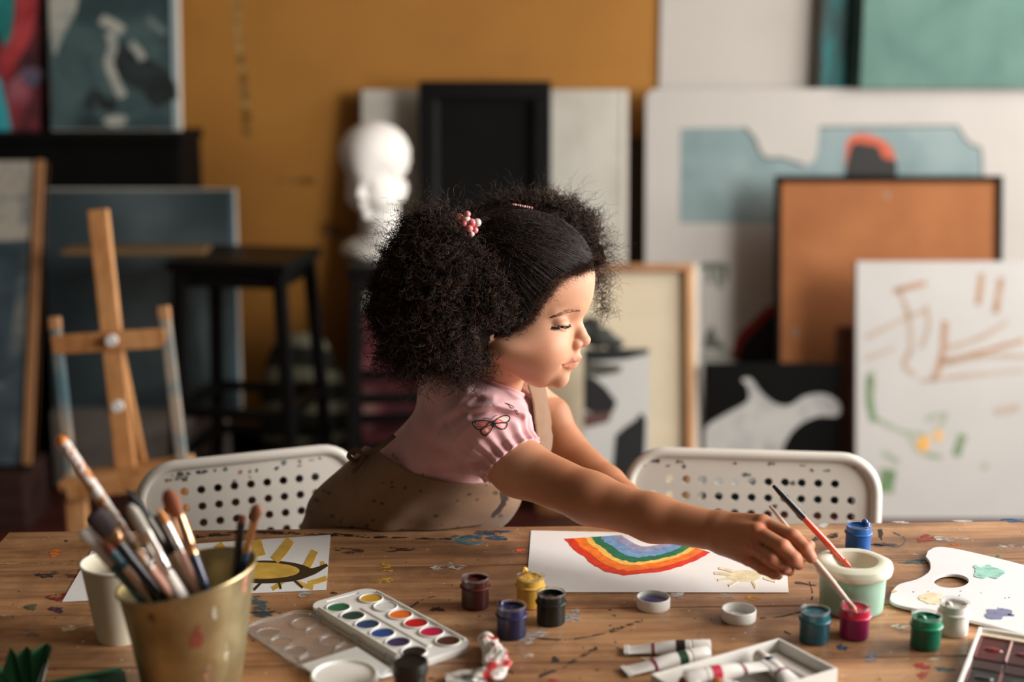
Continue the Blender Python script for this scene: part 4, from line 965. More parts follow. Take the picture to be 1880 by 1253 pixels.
f_ = PZ(211, 1188); cup_r0, cup_r1, cup_h = .0255, .0385, .090
pc = thing('paper_cup', 'plain white paper cup behind the brass bucket', 'cup', (f_.x, f_.y + cup_r0, TZ))
MB().lathe([(0, .004), (cup_r0-.001, .004), (cup_r0-.001, 0), (cup_r0, 0)] + [(cup_r0+(cup_r1-cup_r0)*t, cup_h*t) for t in (.3, .6, .97)] + [(cup_r1-.0008, cup_h*.97)] +
           [(cup_r0-.0008+(cup_r1-cup_r0)*t, cup_h*t) for t in (.6, .3, .06)] + [(0, .0055)], 48).build('cup_wall', mat('cup_paper', S(214, 206, 182), .7, var=.03, scale=12), pc, True)
MB().tube([((cup_r1-.0002)*math.cos(a), (cup_r1-.0002)*math.sin(a), cup_h*.975) for a in np.linspace(0, 6.2832, 49)[:-1]], .0019, 8, closed=True).build('rolled_rim', mat('cup_rim_paper', S(222, 216, 200), .6), pc, True)

# ================================================================== BRUSHES
def brush_axis(name, label, tip, tail, kind, wb_, wf, wh, lb, lf, mb_, mf_, mh_, parent_cat='paintbrush', group='paintbrushes in the brass bucket', hair_up=True, rot=0.0):
    """tip -> tail; widths wb_ bristle, wf ferrule, wh handle (radii); lb, lf lengths"""
    d = (tail - tip); L_ = d.length; d.normalize()
    e = thing(name, label, parent_cat, tip, (0, 0, 0), group)
    qd = Vector((0, 0, -1)).rotation_difference(d); e.rotation_mode = 'QUATERNION'; e.rotation_quaternion = qd
    flat = .38 if kind == 'flat' else (.6 if kind == 'filbert' else 1.0)
    sq = lambda v: Vector((v.x*math.cos(rot)-v.y*flat*math.sin(rot), v.x*math.sin(rot)+v.y*flat*math.cos(rot), v.z))
    if lb > 0:
        if kind == 'flat': pr = [(0, 0), (wb_*.85, -.0004), (wb_, -lb*.2), (wb_*1.0, -lb*.6), (wf*.95, -lb), (0, -lb)]
        elif kind == 'filbert': pr = [(0, 0), (wb_*.5, -lb*.06), (wb_*.9, -lb*.25), (wb_, -lb*.5), (wf*.95, -lb), (0, -lb)]
        else: pr = [(0, 0), (wb_*.25, -lb*.12), (wb_*.7, -lb*.38), (wb_, -lb*.68), (wf*.95, -lb), (0, -lb)]
        MB().lathe(pr, 18, None, sq).build('bristles', mb_, e, True)
    if lf > 0:
        def sq2(v):
            k = max(0, min(1, (-v.z - lb)/lf)); fl = flat + (1-flat)*k
            return Vector((v.x*math.cos(rot)-v.y*fl*math.sin(rot), v.x*math.sin(rot)+v.y*fl*math.cos(rot), v.z))
        w2 = wf*.92
        pr = [(0, -lb), (wf, -lb), (wf*1.0, -lb-lf*.5), (w2, -lb-lf*.7), (w2*1.12, -lb-lf*.74), (w2*.96, -lb-lf*.78), (w2*1.12, -lb-lf*.83), (w2*.96, -lb-lf*.88), (w2, -lb-lf), (0, -lb-lf)]
        MB().lathe(pr, 18, None, sq2).build('ferrule', mf_, e, True)
    hl = L_ - lb - lf
    pr = [(0, -lb-lf), (wf*.88, -lb-lf), (wh, -lb-lf-hl*.2), (wh*.95, -lb-lf-hl*.45), (wh*.65, -lb-lf-hl*.8), (wh*.45, -L_+.002), (wh*.2, -L_), (0, -L_)]
    MB().lathe(pr, 14).build('handle', mh_, e, True)
    return e
def bristle(r, g, b): return mat('bristle_%d_%d' % (r, g), S(r, g, b), .7, var=.35, scale=300, stretch=(1, 1, .06), bump=.3, bscale=500)
RIM_Z = TZ + BH
def in_bucket(label, tip_px, rim_px, dY, *args, **kw):
    """tip pixel, pixel where the shaft passes the rim height; dY = how much nearer (-) or farther the tip is than the rim point"""
    R = PZ(*rim_px, RIM_Z); c = Vector((BX, BY, RIM_Z)); v = R - c
    if v.length > BR*.86: R = c + v*(BR*.86/v.length)
    T = PY(tip_px[0], tip_px[1], R.y + dY)
    d = (R - T).normalized(); p_ = R.copy()
    for _ in range(400):                       # slide down until the wall or the floor of the bucket stops it
        n_ = p_ + d*.0005; zz = n_.z - TZ
        if zz < .006 or math.hypot(n_.x-BX, n_.y-BY) > rb_+(BR-rb_)*(zz/BH) - .007: break
        p_ = n_
    return brush_axis('paintbrush', label, T, p_, *args, **kw)
M_crust = ramp_mat('paint_crusted', [(0.38, S(190, 116, 44)), (0.44, S(216, 206, 196)), (0.55, S(226, 220, 212)), (0.58, S(160, 50, 36)), (0.63, S(206, 140, 60))], 80, 5, .8, rough=.4, stretch=(1, 1, .6))
M_h_pale = wood_mat('pale_handle', S(178, 140, 112), S(208, 176, 150), S(222, 196, 174), 3, 'Z', .45)
M_h_beige = mat('beige_handle', S(170, 154, 132), .4, var=.1, scale=80, coat=.3)
M_h_white = mat('white_handle', S(214, 204, 194), .35, var=.06, scale=60, coat=.3)
M_h_navy = mat('navy_handle', S(28, 40, 66), .25, coat=.6, var=.1); M_h_blue = mat('blue_handle', S(44, 78, 108), .25, coat=.6, var=.1)
M_h_black = mat('black_handle', S(26, 26, 28), .3, coat=.5, var=.1); M_h_teal = mat('teal_handle', S(40, 92, 104), .3, coat=.5, var=.1); M_h_pink = mat('dusty_pink_handle', S(186, 140, 122), .4, var=.1, scale=60, coat=.2)
M_h_yellow = mat('mustard_handle', S(170, 128, 62), .4, var=.3, scale=60)
M_darkfer = mat('dark_ferrule', S(70, 66, 60), .35, metal=.9, var=.2)
in_bucket('tallest brush, its thick shaft crusted with white and orange paint', (106, 799), (297, 1082), .02, 'round', .0064, .0062, .0062, .010, .115, mat('orange_tip', S(220, 130, 54), .5, var=.2), M_crust, M_h_yellow)
in_bucket('flat dark brush with copper ferrule and wide black handle', (172, 942), (283, 1086), -.005, 'flat', .010, .0095, .0075, .025, .013, bristle(66, 56, 58), M_copper, M_h_black, rot=.3)
in_bucket('white-tipped brush leaning furthest left from the bucket', (152, 972), (246, 1084), -.01, 'flat', .0065, .006, .0045, .017, .028, bristle(206, 202, 198), M_h_white, M_h_teal, rot=.4)
in_bucket('small brush with dark red tip and teal shaft', (190, 996), (268, 1088), -.02, 'round', .0045, .0045, .0046, .012, .022, bristle(120, 52, 36), M_h_teal, M_h_pale)
in_bucket('pointed dark-haired brush with grey ferrule above the bucket', (231, 896), (346, 1078), .0, 'round', .0065, .0068, .0055, .036, .040, bristle(44, 40, 38), M_darkfer, M_h_beige)
in_bucket('pale brush with long silver ferrule and white handle', (236, 926), (330, 1092), -.025, 'filbert', .0065, .0064, .0070, .032, .050, bristle(190, 184, 172), M_steel, M_h_white)
in_bucket('square black-haired brush with beige handle', (279, 950), (362, 1082), .01, 'flat', .009, .0075, .0050, .022, .018, bristle(36, 38, 34), M_darkfer, M_h_pale, rot=.2)
in_bucket('slim orange-tipped brush with silver ferrule', (290, 931), (370, 1086), -.012, 'round', .0038, .004, .0050, .018, .034, bristle(204, 132, 66), M_steel, M_h_pink)
in_bucket('fat brown mop brush with copper ferrule and navy handle', (306, 899), (381, 1088), .004, 'filbert', .0088, .0066, .0052, .028, .040, bristle(148, 84, 54), M_copper, M_h_navy)
in_bucket('thin stubby brush with black shaft at the right of the bucket', (445, 946), (432, 1050), .005, 'flat', .0042, .0042, .0040, .008, .040, bristle(110, 64, 50), M_darkfer, M_h_black)
in_bucket('brown filbert brush with copper ferrule leaning to the right', (474, 926), (443, 1048), -.012, 'filbert', .0064, .0042, .0038, .020, .036, bristle(140, 92, 64), M_copper, M_h_blue)
in_bucket('short pink-handled brush with silver ferrule low in the bucket', (250, 1010), (316, 1094), -.03, 'round', .004, .0045, .0045, .010, .016, bristle(160, 120, 90), M_steel, M_h_pink)
# orange brush resting in the water cup
T_, B2 = PY(1421, 893, 1.60), PZ(1552, 1034, TZ+.050)
e = brush_axis('paintbrush', 'orange-red brush with a black end leaning in the water cup', B2 + (B2-T_).normalized()*.012, T_, 'round', .0012, .0036, .0042, .006, .012, paint(226, 96, 60), paint(214, 74, 36, .3, .5), paint(206, 66, 30, .3, .5), group=None)
d_ = (B2 - T_).normalized()
k0 = MB().lathe([(.0021, 0), (.0034, .010), (.0040, .045), (.0043, .046), (.0043, .018)], 14)
k0 = MB().lathe([(0, -.0005), (.0024, .0), (.0034, .012), (.0044, .050), (.0045, .052), (0, .052)], 14, Matrix.Translation((0, 0, -((B2 + d_*.012) - T_).length - .001)))
k0.build('black_end', M_h_black, e, True)

# ================================================================== PAINT TUBES
def tube_obj(label, a, b, bands, capcol, r=.0086, z=None, group='paint tubes', cap_len=.016):
    """a = crimp end, b = cap end (world)"""
    L_ = (b - a).length; d = (b - a).normalized()
    e = thing('paint_tube', label, 'paint tube', a, (0, -math.asin(d.z), math.atan2(d.y, d.x)), group)
    def sec(t):
        k = min(1, t/.75); k = k*k*(3-2*k)
        return (.0110*(1-k) + r*k, .0009*(1-k) + r*k)
    def sleeve(t0, t1, g, name, m, n=10, chev=0.0):
        q = MB(); rings = []
        for i in range(n+1):
            t = t0 + (t1-t0)*i/n; ry, rz = sec(t)
            ids = []
            for k in range(24):
                an = 2*PI*k/24; x = t*L_*.76
                if chev and i == 0: x += chev*abs(math.sin(an))
                ids.append(len(q.v)); q.v.append((x, (ry+g)*math.cos(an), (rz+g)*math.sin(an) + rz*.0 + (r - 0)*.0))
            rings.append(ids)
        for A, B in zip(rings, rings[1:]):
            for k in range(24): q.f.append((A[k], A[(k+1) % 24], B[(k+1) % 24], B[k]))
        q.f.append(tuple(reversed(rings[0]))); q.f.append(tuple(rings[-1]))
        return q.build(name, m, e, True)
    sleeve(0, 1, 0, 'tube_body', mat('tube_white', S(222, 218, 210), .35, metal=.0, var=.05, scale=40, coat=.2), 18)
    MB().bbox(-.003, .003, -.0112, .0112, -.0014, .0014, .0004).build('crimp', mat('tube_crimp', S(206, 202, 196), .4), e)
    for t0, t1, rgb, ch in bands: sleeve(t0, t1, .0003, 'colour_band', paint(*rgb, .35), 3, ch)
    x = L_*.76
    MB().lathe([(0, x), (r, x), (r*.9, x+.0015), (r*.92, x+.002), (r*1.0, x+.0025), (r*.97, L_-.001), (r*.9, L_), (0, L_)], 24, Matrix.Rotation(PI/2, 4, 'Y')).build('tube_cap', paint(*capcol, .35), e, True)
    return e
ZR = TZ + .0088
pur = (126, 28, 78)
tube_obj('white paint tube with dark green band, nearest the bare table', PZ(1150, 1194, TZ+.003), PZ(1305, 1189, ZR), [(.40, .44, pur, 0), (.78, .92, (38, 30, 22), .0)], (224, 218, 210))
tube_obj('white paint tube with dark green band, tucked behind the cardboard box', PZ(1150, 1233, TZ+.003), PZ(1300, 1200, ZR), [(.40, .45, pur, 0), (.82, .95, (24, 62, 40), 0)], (224, 218, 210))

# white cardboard box with tubes
zb_ = TZ + .019
Lc, Bc, Rc = PZ(1195, 1238, zb_), PZ(1430, 1172, zb_), PZ(1536, 1229, zb_)
e1 = (Lc - Bc); l1 = e1.length; e1.normalize(); e2 = Vector((-e1.y, e1.x, 0))
if e2.dot(Rc - Bc) < 0: e2 = -e2
l2 = max(.085, (Rc - Bc).length)
bxo = thing('cardboard_box', 'open white cardboard box holding paint tubes at the bottom edge', 'box', (Bc.x, Bc.y, TZ), (0, 0, math.atan2(e1.y, e1.x)))
sy = 1 if (Matrix.Rotation(math.atan2(e1.y, e1.x), 3, 'Z') @ Vector((0, 1, 0))).dot(e2) > 0 else -1
M_card = mat('white_card', S(220, 216, 208), .75, var=.03, scale=20); M_cardg = mat('grey_card', S(176, 172, 162), .8, var=.05, scale=20)
def bxx(x0, x1, y0, y1, z0, z1, name, m, b=.0004):
    y0, y1 = sorted((sy*y0, sy*y1)); return MB().bbox(x0, x1, y0, y1, z0, z1, b).build(name, m, bxo)
bxx(0, l1, 0, l2, .0002, .0018, 'box_floor', M_cardg)
bxx(0, l1, 0, .0025, .0018, .019, 'box_wall', M_card); bxx(0, l1, l2-.0025, l2, .0018, .019, 'box_wall', M_card)
bxx(0, .0025, .0025, l2-.0025, .0018, .019, 'box_wall', M_card); bxx(l1-.0025, l1, .0025, l2-.0025, .0018, .019, 'box_wall', M_card)
bxx(.010, .024, .008, l2-.01, .0018, .008, 'inner_flap', M_card)
def inbox(u, v, z): return Vector((Bc.x, Bc.y, 0)) + e1*u + e2*v + Vector((0, 0, z))
tube_obj('white paint tube with crimson band lying across the cardboard box', PZ(1410, 1222, TZ+.018), PZ(1258, 1246, TZ+.020), [(.40, .45, pur, 0), (.78, .93, (186, 38, 66), 0)], (222, 216, 208), .0082, group='paint tubes')
tube_obj('white paint tube with dark blue cap end in the cardboard box', PZ(1468, 1262, TZ+.010), PZ(1392, 1205, TZ+.012), [(.50, .55, pur, 0), (.88, 1.0, (26, 40, 78), 0)], (216, 210, 200), .0080, group='paint tubes')
tube_obj('paint tube with reddish brown cap at the box\'s near corner', PZ(1322, 1280, TZ+.009), PZ(1248, 1256, TZ+.012), [(.6, .65, pur, 0)], (118, 54, 34), .0080, group='paint tubes')
tube_obj('paint tube with ochre cap lowest in the cardboard box', PZ(1378, 1272, TZ+.009), PZ(1311, 1258, TZ+.012), [(.6, .65, pur, 0)], (176, 116, 50), .0080, group='paint tubes')

# squeezed, crumpled tube
co = PZ(893, 1215, TZ)
ct = thing('crumpled_tube', 'crumpled paint tube smeared white and red with a round white cap', 'paint tube', co)
path = [PZ(895, 1180, TZ+.010), PZ(905, 1195, TZ+.010), PZ(913, 1212, TZ+.009), PZ(908, 1232, TZ+.0075), PZ(880, 1240, TZ+.006), PZ(846, 1246, TZ+.005), PZ(818, 1250, TZ+.004)]
pp = spline([p_ - co for p_ in path], 5); q = MB(); n_ = len(pp)
hw_ = [.009, .0125, .0135, .013, .013, .014, .014]; th_ = [.009, .0095, .0085, .0068, .005, .0036, .002]
for i, p_ in enumerate(pp):
    t = i/(n_-1)*6; j = min(5, int(t)); fr = t-j
    a = hw_[j]*(1-fr)+hw_[j+1]*fr; b = th_[j]*(1-fr)+th_[j+1]*fr
    tg = (pp[min(i+1, n_-1)]-pp[max(i-1, 0)]).normalized(); sd = Vector((-tg.y, tg.x, 0)).normalized()
    for k in range(20):
        an = 2*PI*k/20; cr_ = 1 + .16*math.sin(3*an+i*.5) + .10*math.sin(5*an-i*1.0) + random.uniform(-.09, .09)
        v = p_ + sd*a*math.cos(an)*cr_ + Vector((0, 0, b*math.sin(an)*cr_)); v.z = max(v.z, .0004); q.v.append(tuple(v))
for i in range(n_-1):
    for k in range(20): q.f.append((i*20+k, i*20+(k+1) % 20, (i+1)*20+(k+1) % 20, (i+1)*20+k))
q.f.append(tuple(reversed(range(20)))); q.f.append(tuple((n_-1)*20+k for k in range(20)))
q.build('tube_body', ramp_mat('smeared_tube', [(0.34, S(80, 78, 74)), (0.42, S(200, 194, 186)), (0.54, S(222, 216, 208)), (0.59, S(190, 52, 48)), (0.72, S(120, 44, 50))], 32, 5, .3, rough=.35), ct, False)
d_ = (path[0]-path[1]).normalized(); M_ = Matrix.Translation(path[0]-co) @ Vector((0, 0, 1)).rotation_difference(d_).to_matrix().to_4x4()
MB().lathe([(0, -.002), (.009, -.002), (.0095, .001), (.0092, .008), (.0075, .0108), (0, .0112)], 24, M_).build('tube_cap', mat('cap_ivory', S(222, 214, 200), .4), ct, True)

# ================================================================== PAN SET, lower right
zp = TZ + .014
a0, a1 = PZ(1797, 1151, zp), PZ(1750, 1275, zp)
ud = (a1 - a0); ul = ud.length; ud.normalize(); vd = Vector((-ud.y, ud.x, 0))
if vd.x < 0: vd = -vd
ps = thing('pan_paint_set', 'white plastic pan set with wet red and black paints, lower right', 'paint set', (a0.x, a0.y, TZ), (0, 0, math.atan2(vd.y, vd.x)))
# local x = along the row (to the right), local -y = towards the viewer
def px_(x0, x1, y0, y1, z0, z1, name, m, b=.0006): return MB().bbox(x0, x1, -y1, -y0, z0, z1, b).build(name, m, ps)
WW = .20
px_(0, WW, 0, ul, 0.0004, .002, 'case_floor', M_plastic_white)
px_(0, .004, 0, ul, .002, .014, 'case_wall', M_plastic_white); px_(WW-.004, WW, 0, ul, .002, .014, 'case_wall', M_plastic_white)
px_(.004, WW-.004, 0, .004, .002, .014, 'case_wall', M_plastic_white); px_(.004, WW-.004, ul-.004, ul, .002, .014, 'case_wall', M_plastic_white)
px_(.004, WW-.004, .010, .018, .002, .012, 'pale_bar', paint(206, 188, 164)); 
px_(.004, WW-.004, ul*.80, ul*.80+.012, .002, .010, 'case_rib', M_plastic_white)
reds = [(104, 12, 14), (80, 10, 14), (130, 18, 18), (70, 10, 16), (150, 28, 24), (96, 12, 22)]
blks = [(12, 13, 13), (16, 15, 14), (12, 17, 17), (22, 15, 12), (14, 14, 16), (12, 12, 11)]
for row, (ya, yb, cl) in enumerate(((.020, ul*.42, reds), (ul*.44, ul*.56, [(60, 22, 22)]*6), (ul*.58, ul*.78, blks))):
    for k in range(6):
        xa = .006 + k*.0315
        q = px_(xa, xa+.0305, ya, yb, .002, .010, 'pan', paint(*[int(q_*.7) for q_ in cl[k]], .4, .0) if row != 1 else paint(44, 16, 18, .4, .0))
        if row != 1:
            MB().lathe([(0, .0118), (.006, .0114), (.010, .0102), (.011, .0090), (0, .009)], 16, Matrix.Translation((xa+.015, -(ya+yb)/2, 0)), lambda v: Vector((v.x, v.y*.7, v.z))).build('wet_paint', paint(*cl[k], .12, .25), ps, True)
            for s_ in (-1, 1): MB().bbox(xa+.0152+s_*.0152-.0006, xa+.0152+s_*.0152+.0006, -yb, -ya, .008, .0125, .0003).build('pan_divider', paint(196, 160, 150) if row == 0 and k % 2 else paint(110, 40, 40), ps)

# ================================================================== GREEN FOLDED PAPER, lower left
M_green = mat('green_paper', S(52, 118, 78), .8, var=.06, scale=30, bump=.1, bscale=200)
g0 = PZ(40, 1262, TZ)
gf = thing('folded_paper_fan', 'green accordion-folded paper fan standing at the lower left corner', 'paper craft', g0)
tips = [(-60, 1230), (-8, 1214), (2, 1240), (19, 1188), (30, 1204), (49, 1187), (58, 1196), (86, 1181), (95, 1188)]
v = []; f = []
for k, t in enumerate(tips):
    T_ = PY(t[0], t[1], 1.375 + (.012 if k % 2 else -.012)) - g0
    b_ = Vector((-.012 + .004*k, (.006 if k % 2 else -.006), 0.0006))
    v += [b_, T_]
for k in range(len(tips)-1): f.append((2*k, 2*k+2, 2*k+3, 2*k+1))
o = MB().add(v, f).build('pleats', M_green, gf)
sm = o.modifiers.new('thickness', 'SOLIDIFY'); sm.thickness = .0009
w0, w1 = PY(95, 1190, 1.385) - g0, PY(88, 1206, 1.372) - g0
o = MB().add([Vector((.020, .006, .0006)), w0, w1, Vector((.016, -.008, .0006))], [(0, 1, 2, 3)]).build('white_strip', M_paper, gf)
sm = o.modifiers.new('thickness', 'SOLIDIFY'); sm.thickness = .0009
g1 = PZ(150, 1245, TZ)
gb = thing('folded_green_card', 'dark green folded card lying flat beside the paper fan', 'paper craft', g1)
pts = [PZ(*a, TZ+.008) - g1 for a in ((62, 1249), (216, 1220), (229, 1226), (240, 1290), (40, 1290))]
MB().prism([(a.x, a.y) for a in pts], .0004, .0030).build('card_leaf', mat('dark_green_card', S(24, 62, 42), .7, var=.1, scale=30), gb)
pts = [PZ(*a, TZ+.012) - g1 for a in ((66, 1252), (150, 1236), (180, 1240), (120, 1262), (60, 1275))]
MB().prism([(a.x, a.y) for a in pts], .0030, .0060).build('card_leaf', M_green, gb)
pts = [PZ(*a, TZ+.012) - g1 for a in ((80, 1246), (216, 1219), (222, 1222), (90, 1250))]
MB().prism([(a.x, a.y) for a in pts], .0060, .0080).build('card_leaf', M_green, gb)

# ================================================================== CHILD
# Built in a pixel-scaled space (u, v, w): u, v follow the picture, w (same unit) runs towards the camera from the head's depth.
_b = (560 - 626.5)/F
D0 = 1.82/(CS - _b*SN); S0 = F/D0
def w_of(row, Y): return (D0 - Y/(CS - (row - 626.5)/F*SN))*S0
def to_world(A):
    A = np.asarray(A, np.float64); a = (A[..., 0]-940.0)/F; b = (A[..., 1]-626.5)/F; d = D0 - A[..., 2]/S0
    return np.stack([a*d, (CS - b*SN)*d, CAM_Z + (-SN - b*CS)*d], -1)
def to_uvw(p):
    p = Vector(p); x, y, z = p.x, p.y, p.z - CAM_Z; d = y*CS - z*SN; dn = -z*CS - y*SN
    return (940 + F*x/d, 626.5 + F*dn/d, (D0 - d)*S0)

def smin(a, b, k):
    if k <= 0: return np.minimum(a, b)
    h = np.maximum(k - np.abs(a-b), 0)/k
    return np.minimum(a, b) - h*h*k*0.25
def smax(a, b, k): return -smin(-a, -b, k)
def ell(p, c, r, ang=0.0):
    """ellipsoid; ang turns it in the u-v plane (degrees, clockwise in the picture)"""
    x = p[0]-c[0]; y = p[1]-c[1]; z = p[2]-c[2]
    if ang:
        ca, sa = math.cos(math.radians(ang)), math.sin(math.radians(ang)); x, y = x*ca + y*sa, -x*sa + y*ca
    k0 = np.sqrt((x/r[0])**2 + (y/r[1])**2 + (z/r[2])**2) + 1e-9
    k1 = np.sqrt((x/r[0]**2)**2 + (y/r[1]**2)**2 + (z/r[2]**2)**2) + 1e-9
    return k0*(k0-1)/k1
def cap(p, a, b, ra, rb):
    bx_, by_, bz_ = b[0]-a[0], b[1]-a[1], b[2]-a[2]; L2 = bx_*bx_+by_*by_+bz_*bz_
    x, y, z = p[0]-a[0], p[1]-a[1], p[2]-a[2]
    t = np.clip((x*bx_+y*by_+z*bz_)/L2, 0, 1)
    return np.sqrt((x-t*bx_)**2+(y-t*by_)**2+(z-t*bz_)**2) - (ra + (rb-ra)*t)
def chain(p, pts, k=6):
    d = None
    for a, b in zip(pts, pts[1:]):
        q = cap(p, a[:3], b[:3], a[3], b[3]); d = q if d is None else smin(d, q, k)
    return d

def nets(field, lo, hi, h, B=8, smooth=1):
    """surface nets on sparse blocks; returns verts (uvw) and quads"""
    lo = np.array(lo, np.float32); nb = [int(math.ceil((hi[i]-lo[i])/(h*B))) for i in range(3)]
    g = np.stack(np.meshgrid(*[np.arange(n) for n in nb], indexing='ij'), -1).reshape(-1, 3)
    cen = lo + (g + .5)*(h*B)
    f = field(cen.T.astype(np.float32))
    g = g[np.abs(f) < h*B*1.45]
    o = np.stack(np.meshgrid(*[np.arange(B+1)]*3, indexing='ij'), -1).reshape(-1, 3)
    vals = np.empty((len(g), (B+1)**3), np.float32)
    for s in range(0, len(g), 1500):
        idx = g[s:s+1500, None, :]*B + o[None]
        pts = (lo + idx.reshape(-1, 3)*np.float32(h)).astype(np.float32)
        vals[s:s+1500] = field(pts.T).reshape(-1, (B+1)**3)
    V = vals.reshape(-1, B+1, B+1, B+1)
    corners = np.stack([V[:, i:i+B, j:j+B, k:k+B] for i in (0, 1) for j in (0, 1) for k in (0, 1)], -1)     # (nb,B,B,B,8)
    neg = corners < 0; act = neg.any(-1) & ~neg.all(-1)
    bi, ci, cj, ck = np.nonzero(act)
    cc = corners[bi, ci, cj, ck]; cell = g[bi]*B + np.stack([ci, cj, ck], -1)
    offs = np.array([(i, j, k) for i in (0, 1) for j in (0, 1) for k in (0, 1)], np.float32)
    acc = np.zeros((len(cc), 3), np.float32); cnt = np.zeros(len(cc), np.float32)
    for a in range(8):
        for b in range(a+1, 8):
            if np.abs(offs[a]-offs[b]).sum() != 1: continue
            m = (cc[:, a] < 0) != (cc[:, b] < 0)
            t = cc[:, a]/(cc[:, a]-cc[:, b]+1e-12)
            q = offs[a] + (offs[b]-offs[a])*t[:, None]
            acc[m] += q[m]; cnt[m] += 1
    P = lo + (cell + acc/cnt[:, None])*h
    dims = np.array(nb)*B + 2
    key = lambda c: (c[:, 0].astype(np.int64)*dims[1] + c[:, 1])*dims[2] + c[:, 2]
    ks = key(cell); order = np.argsort(ks); sk = ks[order]
    quads = []
    for ax_ in range(3):
        e = [0, 0, 0]; e[ax_] = 1; b_id = (e[0]*4 + e[1]*2 + e[2])
        m = (cc[:, 0] < 0) != (cc[:, b_id] < 0)
        base = cell[m]; flip = cc[m, 0] < 0
        u_, v_ = [i for i in range(3) if i != ax_]
        if ax_ == 1: u_, v_ = v_, u_
        ids = []; ok = np.ones(len(base), bool)
        for du, dv in ((0, 0), (1, 0), (1, 1), (0, 1)):
            c = base.copy(); c[:, u_] -= du; c[:, v_] -= dv
            kk = key(c); pos = np.searchsorted(sk, kk); pos = np.clip(pos, 0, len(sk)-1)
            ok &= sk[pos] == kk; ids.append(order[pos])
        q = np.stack(ids, -1); q[~flip] = q[~flip][:, ::-1]
        quads.append(q[ok])
    Q = np.concatenate(quads)
    for _ in range(smooth):
        s = np.zeros_like(P); n = np.zeros(len(P), np.float32)
        for a, b in ((0, 1), (1, 2), (2, 3), (3, 0)):
            np.add.at(s, Q[:, a], P[Q[:, b]]); np.add.at(s, Q[:, b], P[Q[:, a]])
            np.add.at(n, Q[:, a], 1); np.add.at(n, Q[:, b], 1)
        P = P*.5 + .5*s/np.maximum(n, 1)[:, None]
    return P, Q
def organic(name, field, lo, hi, h, m, parent, smooth=1, tint=None, world=to_world):
    P, Q = nets(field, lo, hi, h, smooth=smooth)
    # u,v,w is mirrored against the world (v down), so quads are turned over
    W_ = world(P); a, b, c = W_[Q[:, 0]], W_[Q[:, 1]], W_[Q[:, 2]]
    n = np.cross(b-a, c-a); eps = 1.0
    cen = P[Q].mean(1); nn = np.cross(P[Q[:, 1]]-P[Q[:, 0]], P[Q[:, 2]]-P[Q[:, 0]]); nn /= (np.linalg.norm(nn, axis=1)[:, None]+1e-9)
    s_ = np.sign((field((cen + nn*eps).T.astype(np.float32)) - field((cen - nn*eps).T.astype(np.float32))).sum())
    # nn points outwards in uvw when s_ > 0; the mapping uvw -> world flips handedness
    det = np.sign(np.linalg.det(np.stack([world(np.array([[901., 700, 0]]))[0]-world(np.array([[900., 700, 0]]))[0], world(np.array([[900., 701, 0]]))[0]-world(np.array([[900., 700, 0]]))[0], world(np.array([[900., 700, 1]]))[0]-world(np.array([[900., 700, 0]]))[0]])))
    if s_*det < 0: Q = Q[:, ::-1]
    me = mesh_np(name, W_, Q)
    if tint is not None:
        at = me.color_attributes.new('tint', 'FLOAT_COLOR', 'POINT')
        c = tint(P); at.data.foreach_set('color', np.concatenate([c, np.ones((len(c), 1))], 1).astype(np.float32).ravel())
    o = link(name, me, m, parent, 'all')
    return o
def wob(p, f, ph=0.0):
    x, y, z = p[0]*f, p[1]*f, p[2]*f
    return (np.sin(x*1.0+1.7*y+ph)*np.cos(z*1.3-y*.6+2*ph) + np.sin(2.1*y-1.2*z+ph*3)*np.cos(1.9*x+.7*z) + .6*np.sin(3.3*z+2.2*x+ph)*np.sin(2.7*y+ph))/2.6

# ---- head
HU, HPSI = 955.0, math.radians(11)
HC, HS = math.cos(HPSI), math.sin(HPSI)
def head_local(p):
    x, z = p[0]-HU, p[2]
    return ((x*HC + z*HS)/.985 + HU, p[1], -x*HS + z*HC)
def head_posed(u, v, w):
    x = (u-HU)*.985; return (HU + x*HC - w*HS, v, x*HS + w*HC)
MID = ((1056, 657), (1049, 673))
def lips_upper(q, aw):
    d = cap((q[0], q[1], aw), (1065.0, 656.5, 0), (1057, 661.5, 10), 7.2, 5.0)
    return smin(d, cap((q[0], q[1], aw), (1057, 661.5, 10), (1041, 670.5, 23), 5.0, 2.0), 3)
def lips_lower(q, aw):
    d = cap((q[0], q[1], aw), (1053.0, 672.0, 0), (1048, 672.5, 10), 6.8, 4.6)
    return smin(d, cap((q[0], q[1], aw), (1048, 672.5, 10), (1041, 672, 21), 4.6, 1.8), 3)
EYE = (1036, 596, 39)
def lid_slit(s): return ell(s, (1050, 601.5, 43), (24, 2.1, 17), 9)
